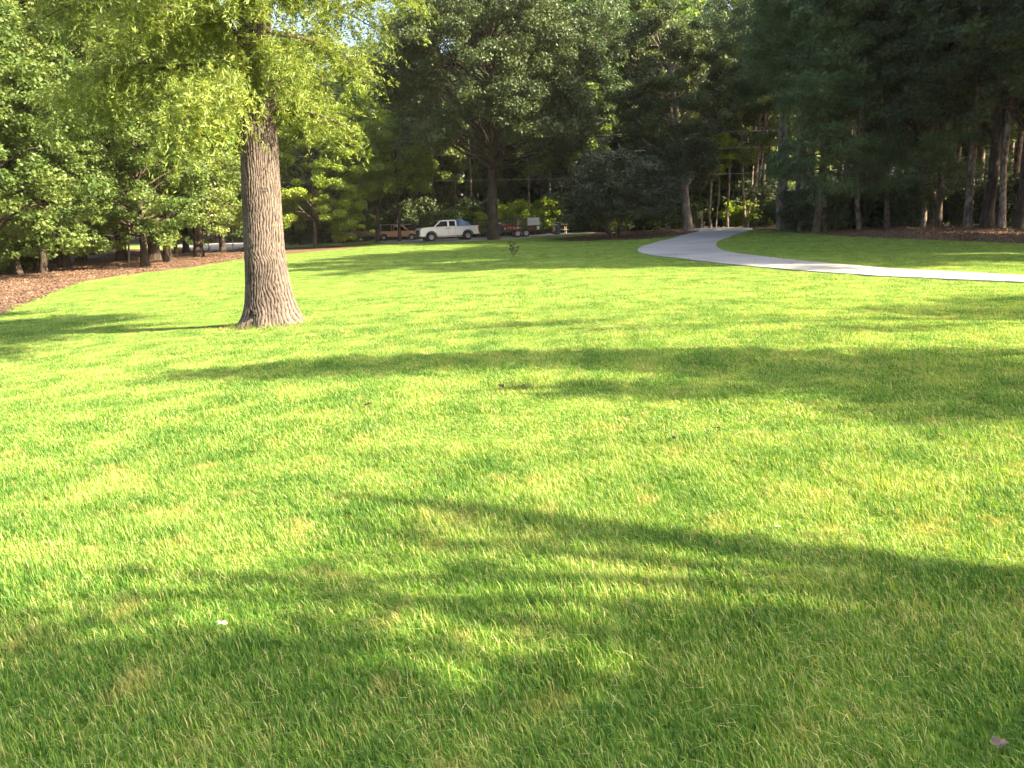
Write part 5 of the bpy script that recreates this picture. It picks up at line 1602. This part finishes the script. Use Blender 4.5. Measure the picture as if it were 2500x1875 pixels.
# young plant on the lawn
b0 = G(1253, 629)
t = thing('lawn_sapling', 'small dark leafy sapling standing alone on the shaded lawn', 'sapling', b0)
rs = np.random.default_rng(4)
stems = [(-.04, .72, -.16), (.02, .72, .05), (.05, .50, .27), (-.02, .42, -.10), (.03, .32, .13)]
for x0, h, x1 in stems:
    q = np.linspace(0, 1, 6)
    P = np.stack([x0 * .5 + (x1 - x0) * q, .05 * np.sin(q * 3 + h * 9), h * q], 1); P[0, 2] = -.03
    V, F = tubes([(P, .008 * (1 - q * .5))], 6)
    link('stem', mesh_np('stem', V, F, [M['bark']]), t)
    n = int(46 * h)
    u = rs.uniform(.35, 1.02, n) ** .8
    C = np.stack([np.interp(u, q, P[:, 0]), np.interp(u, q, P[:, 1]), np.interp(u, q, P[:, 2])], 1)
    az = rs.uniform(0, 2 * PI, n)
    ax = np.stack([np.cos(az), np.sin(az), rs.uniform(.2, .9, n)], 1)
    me = leaf_mesh(rs, 'leaves', C + ax * .06, .5, .17, .042, rs.random(n), M['leaf_dark'], axis=ax * 2, rnd=.6)
    link('leaves', me, t, kind='stuff')

# fallen leaves
def fallen(u, v, size, mat, lab, rz, lobed=True):
    p = G(u, v)
    rr = random.Random(u)
    bm = bmesh.new(); c = bm.verts.new((0, 0, .0)); ring = []
    n = 22
    for k in range(n):
        a = 2 * PI * k / n
        r = size * (.55 + (.35 * abs(math.cos(a * 2.5)) if lobed else 0)) * (1 + rr.uniform(-.1, .1)) * (1 if lobed else (1 - .6 * abs(math.sin(a))))
        x, y = r * math.cos(a), r * math.sin(a) * (.75 if lobed else .5)
        ring.append(bm.verts.new((x, y, .35 * size * (abs(y) / size) ** 1.2 + .1 * size * math.sin(a * 3))))
    for k in range(n): bm.faces.new((c, ring[k], ring[(k + 1) % n]))
    bmesh.ops.solidify(bm, geom=bm.faces[:], thickness=.0012)
    me = bpy.data.meshes.new('fallen_leaf'); bm.to_mesh(me); bm.free(); me.materials.append(mat)
    o = link('fallen_leaf', me); o.location = p + Vector((0, 0, .062)); o.rotation_euler = (rr.uniform(-.3, .3), rr.uniform(-.3, .3), rz)
    tag(o, lab, 'leaf', 'leaves lying on the grass')
fallen(2437, 1862, .042, M['bark_pale'], 'large curled brown leaf in the bottom right corner of the grass', .5)
fallen(216, 1749, .03, M['leaf_bright'], 'narrow pale green leaf on the shaded grass at bottom left', .9, False)
fallen(545, 1556, .026, M['pale_wood'], 'pale lobed leaf on the grass in the lower left', .2)
fallen(2295, 1081, .032, M['tan'], 'bright red orange leaf on the grass at the right', 1.0)
fallen(1749, 1064, .035, M['bark'], 'dark red brown leaf on the mid lawn right of centre', .3)
fallen(1641, 1090, .04, M['bark'], 'small dark leaf left of the red brown one on the mid lawn', 2.0)
fallen(1281, 965, .04, M['bark'], 'dark leaf in the shade band near the middle of the lawn', .7)
fallen(1224, 957, .05, M['bark'], 'small dark leaf just left of another in the shade band', 1.7)
fallen(898, 1004, .045, M['bark'], 'dark curled leaf in the left part of the shade band', .1)
fallen(1898, 1312, .03, M['pale_wood'], 'pale sliver of a leaf on the grass right of centre', .0, False)
